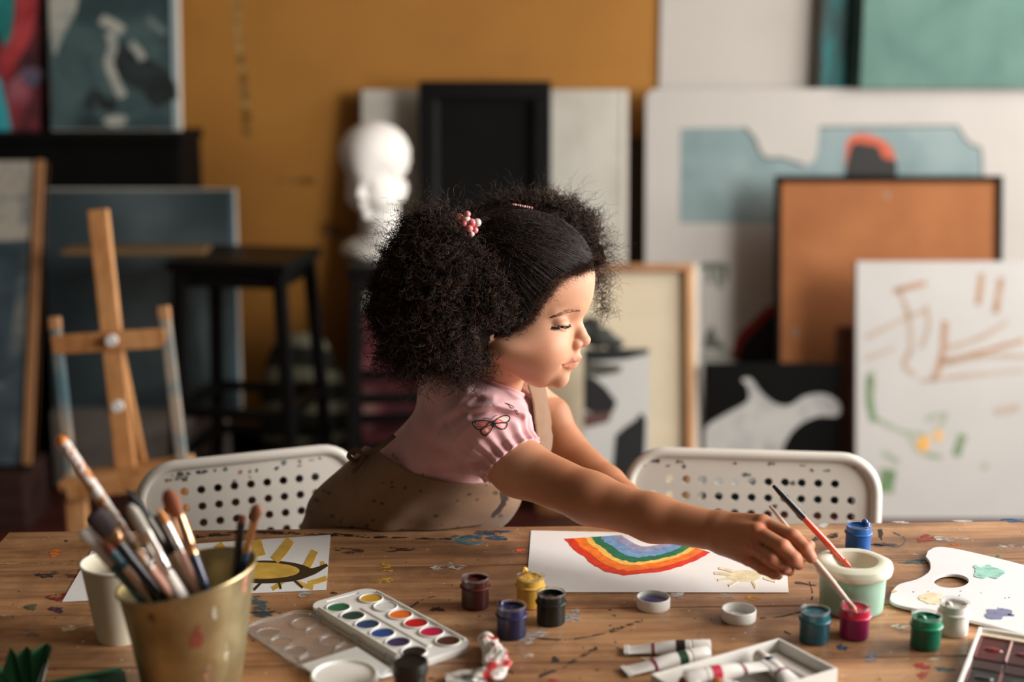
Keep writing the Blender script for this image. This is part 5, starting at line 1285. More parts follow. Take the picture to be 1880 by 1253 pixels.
def face_field(p):
    q = head_local(p); aw = np.sqrt(q[2]**2 + 1.0); s = (q[0], q[1], aw)
    d = ell(q, (960, 496, 0), (132, 102, 112))
    d = smin(d, ell(q, (1010, 532, 0), (82, 82, 58)), 24)
    d = smin(d, ell(q, (982, 620, 0), (76, 70, 72)), 30)
    d = smin(d, ell(q, (994, 664, 0), (44, 48, 40)), 24)
    d = smin(d, ell(q, (1028, 691.0, 0), (20.5, 22, 17)), 9)
    d = smin(d, ell(s, (1000, 640, 36), (50, 38, 44)), 24)
    d = smin(d, ell(s, (945, 640, 48), (56, 26, 50)), 26)
    # sockets, then brow ridge
    d = smax(d, -ell(s, (1072, 592, 38), (24, 19, 14)), 14)
    d = smin(d, cap(s, (1058, 564, 16), (1030, 574, 46), 7, 2), 22)
    # nose
    d = smin(d, cap(q, (1054.5, 580, 0), (1069.5, 612, 0), 11, 12), 9)
    d = smin(d, ell(q, (1072.5, 624.5, 0), (16.5, 13, 13)), 6)
    d = smin(d, ell(s, (1062.5, 632.5, 12), (12.5, 9.5, 9)), 4)
    d = smax(d, -ell(s, (1071, 641.5, 7.5), (8.5, 4.2, 3.6), -20), 2.0)
    d = smax(d, -ell(s, (1049, 634, 23), (4.5, 10, 4)), 4)
    # mouth
    d = smin(d, ell(q, (1044, 655, 0), (25, 27, 17)), 12)
    d = smax(d, -cap(q, (1083, 646, 0), (1083, 652, 0), 6, 6), 6)
    d = smin(d, lips_upper(q, aw), 3)
    d = smin(d, lips_lower(q, aw), 3)
    sl = smin(cap(s, (1074, 664.5, 0), (1059, 666.5, 13), 1.7, 1.7), cap(s, (1059, 666.5, 13), (1041, 672, 25.5), 1.7, 1.4), 2)
    d = smax(d, -sl, 2.0)
    d = smax(d, -ell(s, (1040, 672.5, 27), (2.5, 3, 3)), 4)
    # eyelids over the eyeball, with a narrow slit
    d = smin(d, ell(s, EYE, (18.5, 16.0, 18.5)), 5)
    d = smax(d, -lid_slit(s), 1.2)
    d = smax(d, -cap(s, (1060, 589, 33), (1040, 584.5, 60), 1.6, 1.6), 3)
    # ear
    d = smin(d, ell(s, (906, 612, 82), (16, 26, 9), 12), 5)
    d = smax(d, -ell(s, (908, 608, 93), (8, 14, 6), 12), 4)
    return d
def neck_field(p):
    return cap(p, (930, 630, -15), (893, 752, w_of(752, 1.875)), 50, 52)

# ---- arms and hands
def A3(u, v, Y, r): return (u, v, w_of(v, Y), r)
ARM_R = [A3(888, 800, 1.805, 58), A3(955, 860, 1.765, 51), A3(1085, 916, 1.70, 46), A3(1200, 952, 1.655, 42), A3(1318, 977, 1.615, 36)]
META = [(A3(1326, 964, 1.618, 25), A3(1400, 962, 1.580, 17.5)), (A3(1328, 976, 1.605, 27), A3(1391, 979, 1.563, 18.5)),
        (A3(1330, 990, 1.602, 25), A3(1384, 1003, 1.558, 17.5)), (A3(1332, 1000, 1.608, 22), A3(1375, 1025, 1.563, 15))]
FING = [[A3(1400, 963, 1.580, 16), A3(1456, 987, 1.547, 15), A3(1480, 1010, 1.532, 13), A3(1490, 1025, 1.529, 10.5)],
        [A3(1391, 980, 1.563, 16.5), A3(1437, 1006, 1.528, 15.5), A3(1459, 1027, 1.522, 13.5), A3(1466, 1036, 1.528, 11.5)],
        [A3(1384, 1004, 1.558, 15.5), A3(1418, 1028, 1.526, 14), A3(1441, 1044, 1.526, 12), A3(1449, 1049, 1.532, 10)],
        [A3(1375, 1026, 1.563, 13.5), A3(1400, 1043, 1.538, 12), A3(1421, 1054, 1.538, 10), A3(1429, 1057, 1.543, 8.5)]]
THUMB = [A3(1335, 968, 1.635, 22), A3(1398, 972, 1.628, 17), A3(1450, 988, 1.588, 14), A3(1486, 1003, 1.560, 11)]
ARM_L = [A3(965, 740, 2.00, 50), A3(1010, 765, 1.995, 35), A3(1040, 822, 1.975, 34), A3(1116, 888, 1.925, 30), A3(1178, 932, 1.875, 24)]
HAND_L = [[A3(1178, 932, 1.875, 22), A3(1206, 946, 1.845, 19)]] + [[A3(1204, 944, 1.85+.012*(k-1.5), 10), A3(1228, 952, 1.835+.016*(k-1.5), 8.5), A3(1246, 957, 1.825+.018*(k-1.5), 7)] for k in range(4)] + [[A3(1184, 938, 1.862, 11), A3(1200, 955, 1.828, 8)]]
def right_hand(p):
    d = None
    for a, b in META:
        q = cap(p, a[:3], b[:3], a[3], b[3]); d = q if d is None else smin(d, q, 12)
    fi = None
    for ch in FING:
        q = chain(p, ch, 4); fi = q if fi is None else smin(fi, q, 2.0)
    d = smin(d, fi, 5)
    # knuckle bumps
    for ch in FING[:3]: d = smin(d, ell(p, (ch[0][0]-2, ch[0][1]-4, ch[0][2]+6), (12, 11, 11)), 8)
    return smin(d, chain(p, THUMB, 6), 4)
def arms_field(p):
    d = chain(p, ARM_R, 22)
    hm = (p[0] > 1270)
    if hm.any():
        d = d.copy(); d[hm] = smin(d[hm], right_hand(p[:, hm]), 14)
    l = chain(p, ARM_L, 14)
    lm = (p[0] > 1140) & (p[0] < 1290) & (p[2] < 60)
    if lm.any():
        pl = p[:, lm]; x = l[lm]
        for ch in HAND_L: x = smin(x, chain(pl, ch, 4), 5)
        l = l.copy(); l[lm] = x
    return np.minimum(d, l)

# ---- torso and clothes
TORSO = [(848, 724, 76), (882, 772, 104), (800, 892, 112), (735, 980, 128)]
TY = [1.89, 1.895, 1.905, 1.935]
def torso_field(p, off=0.0):
    wc = np.interp(p[1], [724, 772, 892, 980], [w_of(r, y) for r, y in zip((724, 772, 892, 980), TY)]).astype(np.float32)
    q = (p[0], p[1], (p[2]-wc)*.80)
    d = ell(q, (848, 724, 0), (78+off, 78+off, 82+off))
    d = smin(d, cap(q, (882, 772, 0), (800, 892, 0), 104+off, 112+off), 26)
    return smin(d, cap(q, (800, 892, 0), (735, 985, 0), 112+off, 128+off), 20)
def table_cut(p, clear=.0015, edge=None):
    W_ = to_world(p.T)
    ey = TA.y + (W_[:, 0]-TA.x)*math.tan(TANG)
    return (np.minimum(TZ + clear - W_[:, 2], ey + .004 - W_[:, 1])*S0).astype(np.float32)
def body_field(p):
    d = np.full(p.shape[1], 60.0, np.float32)
    hm = (p[1] < 790) & (p[0] > 780) & (p[0] < 1130)
    if hm.any(): d[hm] = smin(face_field(p[:, hm]), neck_field(p[:, hm]), 16)
    d = smin(d, torso_field(p, -14), 26)
    d = smin(d, arms_field(p), 16)
    d = np.maximum(d, p[1]-1068)
    m = (p[1] > 900) & (p[0] < 1000)
    if m.any():
        d = d.copy(); d[m] = np.maximum(d[m], table_cut(p[:, m], .006))
    return d
# sleeve: surface of revolution about the upper arm
SA = np.array([940, 846, w_of(846, 1.775)]); SD = np.array([955-888, 860-800, (ARM_R[1][2]-ARM_R[0][2])*.55], float); SD[:2] = np.array([.62, .785])*np.hypot(*SD[:2]); SD /= np.linalg.norm(SD)
SE1 = np.cross(SD, [0, 0, 1.0]); SE1 /= np.linalg.norm(SE1); SE2 = np.cross(SD, SE1)
def sleeve_field(p):
    x = p[0]-SA[0]; y = p[1]-SA[1]; z = p[2]-SA[2]
    s = x*SD[0]+y*SD[1]+z*SD[2]; a = x*SE1[0]+y*SE1[1]+z*SE1[2]; b = x*SE2[0]+y*SE2[1]+z*SE2[2]
    rho = np.sqrt(a*a+b*b); phi = np.arctan2(b, a)
    r = np.interp(s, [-175, -120, -80, -45, -28, -20, -6, 4], [20, 66, 82, 79, 68, 62.5, 61, 65]).astype(np.float32)
    gather = np.clip((s+70)/50, 0, 1)
    pl = np.sin(phi*19 + 1.5*np.sin(phi*3))
    r = r + gather*(4.0*pl) + 2.2*np.sin(phi*5+s*.05)*np.clip((s+110)/60, 0, 1)*np.clip((-s-10)/40, 0, 1)
    d = (rho - r)*.86
    return smax(smax(d, s, 3), -s-172, 12)
CREASES = [([(862, 750), (905, 742), (962, 758)], -5.0, 8), ([(868, 764), (910, 757), (955, 768)], 4.5, 7), ([(822, 778), (850, 758), (880, 735)], 4.0, 7), ([(805, 770), (835, 745), (858, 716)], -3.5, 9),
           ([(792, 858), (840, 858), (884, 846)], 3.5, 6), ([(800, 872), (850, 872), (884, 864)], -3.5, 6), ([(770, 812), (808, 822), (842, 848)], 3.0, 9), ([(742, 790), (790, 790), (820, 806)], -3.0, 12),
           ([(905, 700), (935, 730), (968, 752)], 3.0, 7), ([(820, 700), (858, 720), (905, 728)], -3.0, 9), ([(745, 850), (790, 862), (830, 880)], 2.5, 7)]
def shirt_field(p):
    d = torso_field(p, 2.0)
    d = d + 1.8*wob(p, .035, .4) + 1.2*np.sin((p[0]*.5+p[1]*.9)*.09 + 2*np.sin(p[0]*.02))*np.clip((860-p[1])/80, 0, 1)
    d = smin(d, sleeve_field(p), 34)
    near = np.clip((p[2] + 60)/60, 0, 1)
    for pts, amp, wd in CREASES:
        dd = None
        for a, b in zip(pts, pts[1:]):
            q = cap((p[0], p[1], p[2]*0), (*a, 0), (*b, 0), 0, 0); dd = q if dd is None else np.minimum(dd, q)
        d = d + near*1.6*amp*np.exp(-(dd/wd)**2)
    line = 690 + (p[0]-880)*.43
    nk = cap(p, (930, 630, -15), (905, 735, w_of(735, 1.875)), 50, 55)
    d = smax(d, np.minimum(line - p[1], 26 - nk), 5)
    d = smax(d, np.minimum(-nk, line + 30 - p[1]), 4)
    d = np.maximum(d, p[1] - 925)
    # nothing hidden inside the arm
    return d
def collar_field(p):
    line = 690 + (p[0]-880)*.43
    nk = cap(p, (930, 630, -15), (905, 735, w_of(735, 1.875)), 52, 57.5)
    return smax(np.abs(nk) - 3.2, np.abs(p[1]-line-4) - 7, 2)
WL_U = np.array([540, 640, 694, 730, 760, 800, 830, 870, 900, 960, 1040]); WL_V = np.array([790, 806, 828, 853, 870, 881, 886, 888, 886, 878, 850])
def apron_field(p):
    wc = np.interp(p[1], [772, 892, 980], [w_of(772, 1.895), w_of(892, 1.905), w_of(980, 1.935)]).astype(np.float32)
    q = (p[0], p[1], (p[2]-wc)*.80)
    body = torso_field(p, 9)
    body = smin(body, cap(q, (745, 905, 0), (672, 985, 0), 112, 122), 24)
    body = smin(body, ell(q, (880, 915, 20), (72, 70, 70)), 30)
    fold = 3.0*np.sin((p[0]*.9 + p[1]*1.2)*.055 + 1.4*np.sin(p[0]*.018)) + 2.2*wob(p, .03, 1.3)
    body = smin(body, ell(p, (815, 935, w_of(935, 1.885)), (135, 62, 88), -8), 24)
    body = body + fold
    line = np.interp(p[0], WL_U, WL_V).astype(np.float32)
    low = smax(body, line - p[1], 3)
    # bib on the chest
    fr = (p[0]-845)*.76 + (p[1]-825)*.65
    uf = np.interp(p[1], [690, 705, 740, 770, 800, 830, 870], [994, 997, 1004, 1009, 1012, 1008, 985]).astype(np.float32)
    lat = (p[2]-wc)/90
    bib = np.abs(p[0] - uf + 26*lat*lat + 2.5*wob(p, .05, .3)) - 2.8
    bib = smax(bib, np.abs(p[2]-wc) - 92, 4)
    bib = smax(smax(bib, 705 - p[1], 3), p[1] - 875, 3)
    d = np.minimum(low, bib)
    d = np.maximum(d, p[1] - 1066)
    m = (p[1] > 900)
    if m.any():
        d = d.copy(); d[m] = np.maximum(d[m], table_cut(p[:, m]))
    return d

def tint_body(P):
    p = P.T.astype(np.float32); q = head_local(p); aw = np.sqrt(q[2]**2+1)
    base = np.tile(np.array(S(206, 153, 122)[:3]), (len(P), 1))
    def blend(mask, col):
        nonlocal base
        mask = np.clip(mask, 0, 1)[:, None]; base = base*(1-mask) + np.array(S(*col)[:3])*mask
    head = p[1] < 730
    hand = (p[0] > 1330) & (p[1] > 900)
    lu, ll = lips_upper(q, aw), lips_lower(q, aw)
    inlip = np.where(head, np.clip((1.8 - np.minimum(lu, ll))/1.5, 0, 1), 0)*np.clip((q[0]-1034)/4, 0, 1)*np.clip((q[1]-653.5)/3, 0, 1)
    blend(.4*np.exp(-(((q[0]-1010)/34)**2 + ((q[1]-640)/26)**2))*head, (206, 130, 100))
    blend(.35*np.exp(-(((q[0]-1060)/22)**2 + ((q[1]-628)/18)**2))*head, (206, 136, 106))
    blend(.5*np.exp(-(((q[0]-1040)/24)**2 + ((q[1]-586)/8)**2))*head, (184, 124, 96))
    blend(inlip*.6, (196, 112, 94))
    # lash line colour (make-up free child: skin simply darker at lid margin)
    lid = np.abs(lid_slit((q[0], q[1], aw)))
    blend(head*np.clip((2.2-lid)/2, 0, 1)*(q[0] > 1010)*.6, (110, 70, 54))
    # arms: a little deeper
    blend(.9*(p[1] > 730)*np.clip((p[0]-900)/120, 0, 1), (168, 110, 75))
    # hand: reddened knuckles and crimson paint smears
    for ch in FING:
        for j, k in ((0, .5), (1, .55), (2, .4)):
            c = ch[j]; blend(k*np.exp(-(((p[0]-c[0])/11)**2 + ((p[1]-c[1])/11)**2))*hand, (196, 108, 84))
        c = ch[3]; blend(.5*np.exp(-(((p[0]-c[0])/8)**2 + ((p[1]-c[1])/8)**2))*hand, (206, 140, 118))
    nz = wob(p, .16, 2.0)
    blend(.8*hand*np.clip((nz-.35)/.2, 0, 1)*np.exp(-(((p[0]-1398)/22)**2 + ((p[1]-1006)/30)**2)), (96, 36, 26))
    blend(.7*hand*np.clip((nz-.1)/.2, 0, 1)*np.exp(-(((p[0]-1440)/22)**2 + ((p[1]-1046)/14)**2)), (110, 50, 36))
    return base
def attr_mat(name, rough=.5, sss=0.0, bump=.1, bscale=400, sheen=0.0, weave=False, spec=.4):
    m = bpy.data.materials.new(name); m.use_nodes = True; N, L = nt(m); b = N['Principled BSDF']
    at = N.new('ShaderNodeAttribute'); at.attribute_name = 'tint'
    tc = N.new('ShaderNodeTexCoord'); nz = N.new('ShaderNodeTexNoise'); nz.inputs['Scale'].default_value = 45; nz.inputs['Detail'].default_value = 6
    L.new(tc.outputs['Object'], nz.inputs['Vector'])
    mr = N.new('ShaderNodeMapRange'); mr.inputs['To Min'].default_value = .86; mr.inputs['To Max'].default_value = 1.12; L.new(nz.outputs['Fac'], mr.inputs['Value'])
    mx = N.new('ShaderNodeVectorMath'); mx.operation = 'SCALE'; L.new(at.outputs['Color'], mx.inputs[0]); L.new(mr.outputs['Result'], mx.inputs['Scale'])
    L.new(mx.outputs[0], b.inputs['Base Color']); b.inputs['Roughness'].default_value = rough; b.inputs['Specular IOR Level'].default_value = spec
    if sss:
        b.inputs['Subsurface Weight'].default_value = sss; b.inputs['Subsurface Radius'].default_value = (1, .4, .25); b.inputs['Subsurface Scale'].default_value = .005
    if sheen: b.inputs['Sheen Weight'].default_value = sheen
    if bump:
        n2 = N.new('ShaderNodeTexNoise'); n2.inputs['Scale'].default_value = bscale; n2.inputs['Detail'].default_value = 3; L.new(tc.outputs['Object'], n2.inputs['Vector'])
        bp = N.new('ShaderNodeBump'); bp.inputs['Strength'].default_value = bump; bp.inputs['Distance'].default_value = .0012
        L.new(n2.outputs['Fac'], bp.inputs['Height']); L.new(bp.outputs['Normal'], b.inputs['Normal'])
    return m
M_skin = attr_mat('skin', .55, .15, .10, 500, spec=.35)
M_shirt = attr_mat('pink_cotton', .9, 0, .22, 900, .35, spec=.1)
M_apron = attr_mat('brown_canvas_cloth', .9, 0, .22, 700, .15, spec=.1)

child = thing('person', 'child in pink shirt and brown apron leaning over the table to dip a brush', 'person', (0, 0, 0))
organic('body', body_field, (660, 360, -330), (1520, 1080, 470), 1.55, M_skin, child, 1, tint_body)

def tint_shirt(P):
    base = np.tile(np.array(S(214, 164, 166)[:3]), (len(P), 1))
    p = P.T
    for (u, v, r) in ((722, 836, 3), (735, 858, 3.5), (776, 872, 2.5), (728, 842, 2), (806, 798, 1.5), (757, 760, 1.2), (770, 878, 2), (742, 862, 2)):
        m = np.clip((1.2 - np.hypot(p[0]-u, (p[1]-v)*.7)/r)*2, 0, 1)[:, None]*.7; base = base*(1-m) + np.array(S(120, 80, 84)[:3])*m
    return base
organic('shirt', shirt_field, (670, 600, -420), (1050, 940, 230), 2.0, M_shirt, child, 1, tint_shirt)
organic('collar', collar_field, (820, 640, -260), (1020, 780, 90), 1.6, M_shirt, child, 1, lambda P: np.tile(np.array(S(216, 166, 168)[:3]), (len(P), 1)))
APM = [([(905, 948), (918, 932), (930, 915)], 4), ([(922, 906), (924, 925), (916, 938), (908, 944)], 5), ([(926, 912), (940, 908)], 3)]
def tint_apron(P):
    base = np.tile(np.array(S(132, 104, 82)[:3]), (len(P), 1)); p = P.T.astype(np.float32)
    dk = np.array(S(48, 36, 30)[:3])
    for pts, r in APM:
        d = None
        for a, b in zip(pts, pts[1:]):
            q = cap((p[0], p[1], p[2]*0), (*a, 0), (*b, 0), r, r*.8); d = q if d is None else np.minimum(d, q)
        m = np.clip(.5 - d, 0, 1)[:, None]*.9*(p[2] > -200)[:, None]; base = base*(1-m) + dk*m
    rr = random.Random(5)
    for k in range(46):
        u, v, r = rr.uniform(570, 940), rr.uniform(870, 975), rr.uniform(1.0, 3.8)
        m = np.clip((1.3 - np.hypot((p[0]-u)*.7, p[1]-v)/r)*2, 0, 1)[:, None]*.65; base = base*(1-m) + dk*m
    return base
organic('apron', apron_field, (530, 690, -480), (1050, 1072, 150), 2.2, M_apron, child, 1, tint_apron)
# apron tie at the back
tie = [(640, 862, -150), (656, 846, -120), (676, 832, -95), (700, 820, -60), (724, 800, -55)]
MB().tube([Vector(to_world(np.array(t))) for t in spline(tie, 5)], .0035, 8).build('apron_tie', mat('tie_cloth', S(96, 72, 56), .9), child, 'all')
tie = [(655, 850, -110), (640, 838, -100), (652, 826, -100), (668, 838, -95), (660, 852, -90), (648, 868, -80)]
MB().tube([Vector(to_world(np.array(t))) for t in spline(tie, 6)], .0032, 8).build('apron_tie', mat('tie_cloth', S(96, 72, 56), .9), child, 'all')

# ---- butterfly print, laid on the sleeve surface
def surf_w(field, U, Vv, w_hi, w_lo, step=1.0):
    U = np.asarray(U, np.float32); Vv = np.asarray(Vv, np.float32); out = np.full(len(U), np.nan)
    ws = np.arange(w_hi, w_lo, -step)
    for w in ws:
        m = np.isnan(out)
        if not m.any(): break
        f = field(np.stack([U[m], Vv[m], np.full(m.sum(), w, np.float32)]))
        idx = np.nonzero(m)[0][f < 0]; out[idx] = w
    out[np.isnan(out)] = np.nanmean(out) if not np.isnan(out).all() else 0
    return out
def print_on(field, polys, lift, name, m, parent, w_hi, w_lo):
    V = []; Fc = []
    for out in polys:
        n = len(out); tri = tessellate_polygon([[Vector((a, b, 0)) for a, b in out]])
        base = len(V); V += list(out); Fc += [tuple(base+i for i in t) for t in tri]
    V = np.array(V, float); w = surf_w(field, V[:, 0], V[:, 1], w_hi, w_lo)
    W_ = to_world(np.stack([V[:, 0], V[:, 1], w + lift], -1))
    # face the camera
    fs = []
    for t in Fc:
        a, b, c = (Vector(W_[i]) for i in t)
        if (b-a).cross(c-a).dot(a - Vector((0, 0, CAM_Z))) > 0: t = t[::-1]
        fs.append(t)
    return MB().add([tuple(x) for x in W_], fs).build(name, m, parent)
def bt(x, y): return (850 + x/7.831, 740 + y/7.831)          # butterfly traced in a 7.83x enlargement
def bl(pts): return [bt(*p_) for p_ in pts]
def rsp(pts, w, per=5): return ribbon([tuple(q) for q in spline(bl(pts), per)], w)
wing = [[(395, 268), (300, 250), (205, 258), (140, 278), (150, 325), (190, 368), (245, 385), (330, 335)],
        [(250, 385), (262, 440), (310, 474), (350, 462), (405, 395), (425, 315), (330, 345)],
        [(445, 275), (500, 225), (580, 188), (650, 188), (672, 225), (640, 275), (560, 285), (470, 292)],
        [(455, 300), (480, 345), (545, 376), (600, 374), (632, 335), (636, 290), (560, 288)]]
infill = [[(385, 282), (290, 268), (235, 295), (215, 345), (260, 352), (330, 318)], [(275, 405), (310, 455), (350, 440), (400, 370), (412, 325), (330, 360)],
          [(455, 278), (520, 225), (590, 205), (618, 262), (540, 275)], [(465, 305), (490, 338), (545, 366), (605, 358), (620, 300), (540, 295)]]
M_print_w = mat('print_pale', S(222, 196, 186), .85); M_print_r = mat('print_coral', S(214, 104, 86), .85, var=.12, scale=300); M_print_k = mat('print_ink', S(34, 36, 38), .8)
print_on(shirt_field, [[tuple(q) for q in spline(bl(w_ + w_[:1]), 4)][:-1] for w_ in wing], .8, 'butterfly_print', M_print_w, child, 230, 0)
print_on(shirt_field, [[tuple(q) for q in spline(bl(w_ + w_[:1]), 4)][:-1] for w_ in infill], 1.2, 'butterfly_print', M_print_r, child, 230, 0)
ink = [rsp(w_ + w_[:1], 1.9, 3) for w_ in wing]
ink = []
for w_ in wing:
    c = [tuple(q) for q in spline(bl(w_ + w_[:1]), 4)]
    for a, b in zip(c, c[1:]): ink.append(ribbon([a, b], 1.9))
for line, wd in (([(410, 262), (430, 300), (440, 350)], 4.0), ([(400, 255), (375, 230), (330, 222), (290, 224)], 1.0), ([(412, 250), (425, 215), (460, 190), (492, 182)], 1.0)):
    c = [tuple(q) for q in spline(bl(line), 4)]
    for a, b in zip(c, c[1:]): ink.append(ribbon([a, b], wd))
ink += [circle(*bt(172, 292), 1.3, 8), circle(*bt(622, 212), 1.3, 8), circle(*bt(425, 278), 3.0, 8)]
print_on(shirt_field, ink, 1.7, 'butterfly_print', M_print_k, child, 230, 0)
ink = []
for line in ([(600, 0), (650, 25), (690, 70), (735, 75)], [(640, 10), (700, 40), (735, 60)], [(745, 95), (750, 130), (785, 165), (800, 160)], [(760, 100), (790, 130)]):
    c = [tuple(q) for q in spline(bl(line), 4)]
    for a, b in zip(c, c[1:]): ink.append(ribbon([a, b], 1.3))
print_on(shirt_field, ink, 1.5, 'butterfly_print', M_print_k, child, 230, -100)

# ---- eyes, lashes, brow
for sgn in (1, -1):
    c = Vector(to_world(np.array(head_posed(EYE[0], EYE[1], EYE[2]*sgn)))); r = 16.2/S0
    prof = [(0, -r)] + [(r*math.cos(a), r*math.sin(a)) for a in np.linspace(-1.45, 1.45, 13)] + [(0, r)]
    eb = MB().lathe(prof, 24, Matrix.Translation(c)).build('eye', mat('eye_white', S(150, 134, 122), .15, coat=.5), child, 'all')  # white toned darker: the shade under the lid is put into its colour
    g = (Vector(to_world(np.array(head_posed(1052, 603, 46*sgn)))) - c).normalized()
    Mi = Matrix.Translation(c + g*r*.80) @ Vector((0, 0, 1)).rotation_difference(g).to_matrix().to_4x4()
    MB().lathe([(0, r*.225), (r*.3, r*.19), (r*.64, r*.0), (r*.6, -r*.06), (0, -r*.06)], 20, Mi).build('iris', mat('iris_brown', S(36, 22, 16), .1, coat=1.0), eb, 'all')
def head_surf(u_list, v_list, sgn=1):
    return surf_w(lambda p: face_field(p), u_list, v_list, 140, -20, .5)
def tubes_np(P3, r0, r1, name, m, parent, sides=3, tint=None):
    """P3: (N, M, 3) world points -> one mesh of thin tapered tubes"""
    N_, M_n, _ = P3.shape
    t = np.gradient(P3, axis=1); t /= np.linalg.norm(t, axis=2, keepdims=True)+1e-12
    ref = RNG.normal(size=(N_, 1, 3)); ref = np.repeat(ref, M_n, 1)
    u = np.cross(t, ref); u /= np.linalg.norm(u, axis=2, keepdims=True)+1e-12; w = np.cross(t, u)
    rr = (r0 + (r1-r0)*np.linspace(0, 1, M_n))[None, :, None]*np.ones((N_, 1, 1))
    ring = [P3 + (u*math.cos(2*PI*k/sides) + w*math.sin(2*PI*k/sides))*rr for k in range(sides)]
    V = np.stack(ring, 2).reshape(-1, 3)
    i = np.arange(N_)[:, None, None]*M_n*sides; j = np.arange(M_n-1)[None, :, None]*sides; k = np.arange(sides)[None, None, :]
    k2 = (k+1) % sides
    Q = np.stack([i+j+k, i+j+k2, i+j+sides+k2, i+j+sides+k], -1).reshape(-1, 4)
    me = mesh_np(name, V, Q)
    if tint is not None:
        at = me.color_attributes.new('tint', 'FLOAT_COLOR', 'POINT')
        c = np.repeat(tint.reshape(N_, -1, 3) if tint.ndim == 3 else np.repeat(tint[:, None, :], M_n, 1), sides, axis=1)
        c = c.reshape(-1, 3); at.data.foreach_set('color', np.concatenate([c, np.ones((len(c), 1))], 1).astype(np.float32).ravel())
    return link(name, me, m, parent, 'all')
M_lash = mat('lash_black', S(24, 17, 14), .6)
lw = []
for k in range(34):
    t = k/33; u = 1013.5 + 33*t; v = 601.5 - 4.0*t + 2.6*math.sin(PI*t)
    lw.append((u, v))
lu_ = np.array(lw); ww = head_surf(lu_[:, 0], lu_[:, 1])
ww = np.convolve(np.pad(ww, 3, mode='edge'), np.ones(7)/7, 'valid')
P3 = []
for k in range(34):
    t = k/33; u, v = lw[k]; w = ww[k]
    P3.append([[u + (t-.35)*s*3.5, v + 5.2*s + (-2.2*s*s), w + .4 + 4.0*s] for s in np.linspace(0, 1.0, 6)])
tubes_np(to_world(np.array(P3)), .0006, .0002, 'eyelashes', M_lash, child, 4)
lp = np.stack([lu_[:, 0], lu_[:, 1]-.2, ww+.5], -1)[None]
tubes_np(to_world(lp), .0013, .0013, 'eyelashes', M_lash, child, 5)
P3 = []; bu = []; 
for k in range(260):
    t = random.random(); c_ = (1013 + 53*t, 582 - 17*math.sin(t*1.75)*1.0 + 2*t*t)
    c_ = (c_[0], 583 - 20*t + 8*max(0, t-.62)/.38 + random.uniform(-1, 1)*(1.2+2.4*math.sin(PI*min(1, t*1.1))))
    bu.append((c_[0], c_[1], t))
bu = np.array(bu); bw = head_surf(bu[:, 0], bu[:, 1])
for (u, v, t), w in zip(bu, bw):
    L_ = random.uniform(3, 6.5); dx = -.86; dy = .25 if t < .75 else -.15
    P3.append([[u + dx*L_*s, v + dy*L_*s, w + .3 + 1.0*math.sin(PI*s)] for s in np.linspace(0, 1, 4)])
tubes_np(to_world(np.array(P3)), .00022, .0001, 'eyebrow', mat('brow_hair', S(92, 60, 44), .7), child, 3)

# ================================================================== HAIR
HL_V = np.array([380, 470, 486, 492, 505, 525, 552, 580, 602, 614, 640, 680]); HL_U = np.array([1200, 1112, 1090, 1068, 1040, 1016, 996, 977, 956, 904, 878, 850])
def scalp_field(p):
    q = head_local(p)
    d = ell(q, (958, 493, 0), (133, 106, 116))
    d = smin(d, ell(q, (1000, 532, 0), (86, 88, 68)), 26)
    d = smin(d, ell(q, (940, 560, 0), (100, 92, 90)), 20)
    line = np.interp(p[1], HL_V, HL_U).astype(np.float32)
    d = smax(d - 2.0, (p[0]-line+9 + 5*wob(p, .25, .5))*.6, 12)
    return d
PUFF_N = [((914, 556, 84), (46, 58, 40)), ((800, 508, 78), (104, 104, 92)), ((812, 598, 72), (102, 74, 80)), ((882, 540, 92), (66, 76, 52)), ((795, 428, 60), (66, 46, 66)), ((846, 628, 70), (52, 52, 46)), ((735, 565, 55), (60, 78, 64)), ((770, 640, 62), (52, 40, 50))]
PUFF_F = [((985, 425, -120), (112, 66, 70)), ((1062, 470, -110), (54, 46, 54)), ((905, 420, -120), (60, 50, 60))]
def puff(p, L, sc_, k=16):
    d = None
    for c, r in L:
        q = ell(p, c, [x*sc_ for x in r]); d = q if d is None else smin(d, q, k)
    return d
def puff_core_n(p): return puff(p, PUFF_N, .90) + 5*wob(p, .12, .7) + 3*wob(p, .3, 1.9)
def puff_core_f(p): return puff(p, PUFF_F, .88) + 5*wob(p, .12, 2.7) + 3*wob(p, .3, .9)
def hair_tint(lo, hi, n):
    t = RNG.random((n, 1))**2; return np.array(S(*lo)[:3])*(1-t) + np.array(S(*hi)[:3])*t
M_hair = attr_mat('dark_curly_hair', .62, 0, 0, spec=.22)
dark = lambda P: np.tile(np.array(S(26, 20, 17)[:3]), (len(P), 1))
hair = organic('hair', scalp_field, (800, 350, -150), (1120, 720, 150), 2.4, M_hair, child, 1, dark)
M_core = attr_mat('hair_mass', .95, 0, .4, 300, spec=.02)
organic('hair_puff', puff_core_n, (640, 350, -80), (980, 720, 200), 3.0, M_core, child, 0, dark)
organic('hair_puff', puff_core_f, (820, 330, -230), (1150, 530, 0), 3.0, M_core, child, 0, dark)

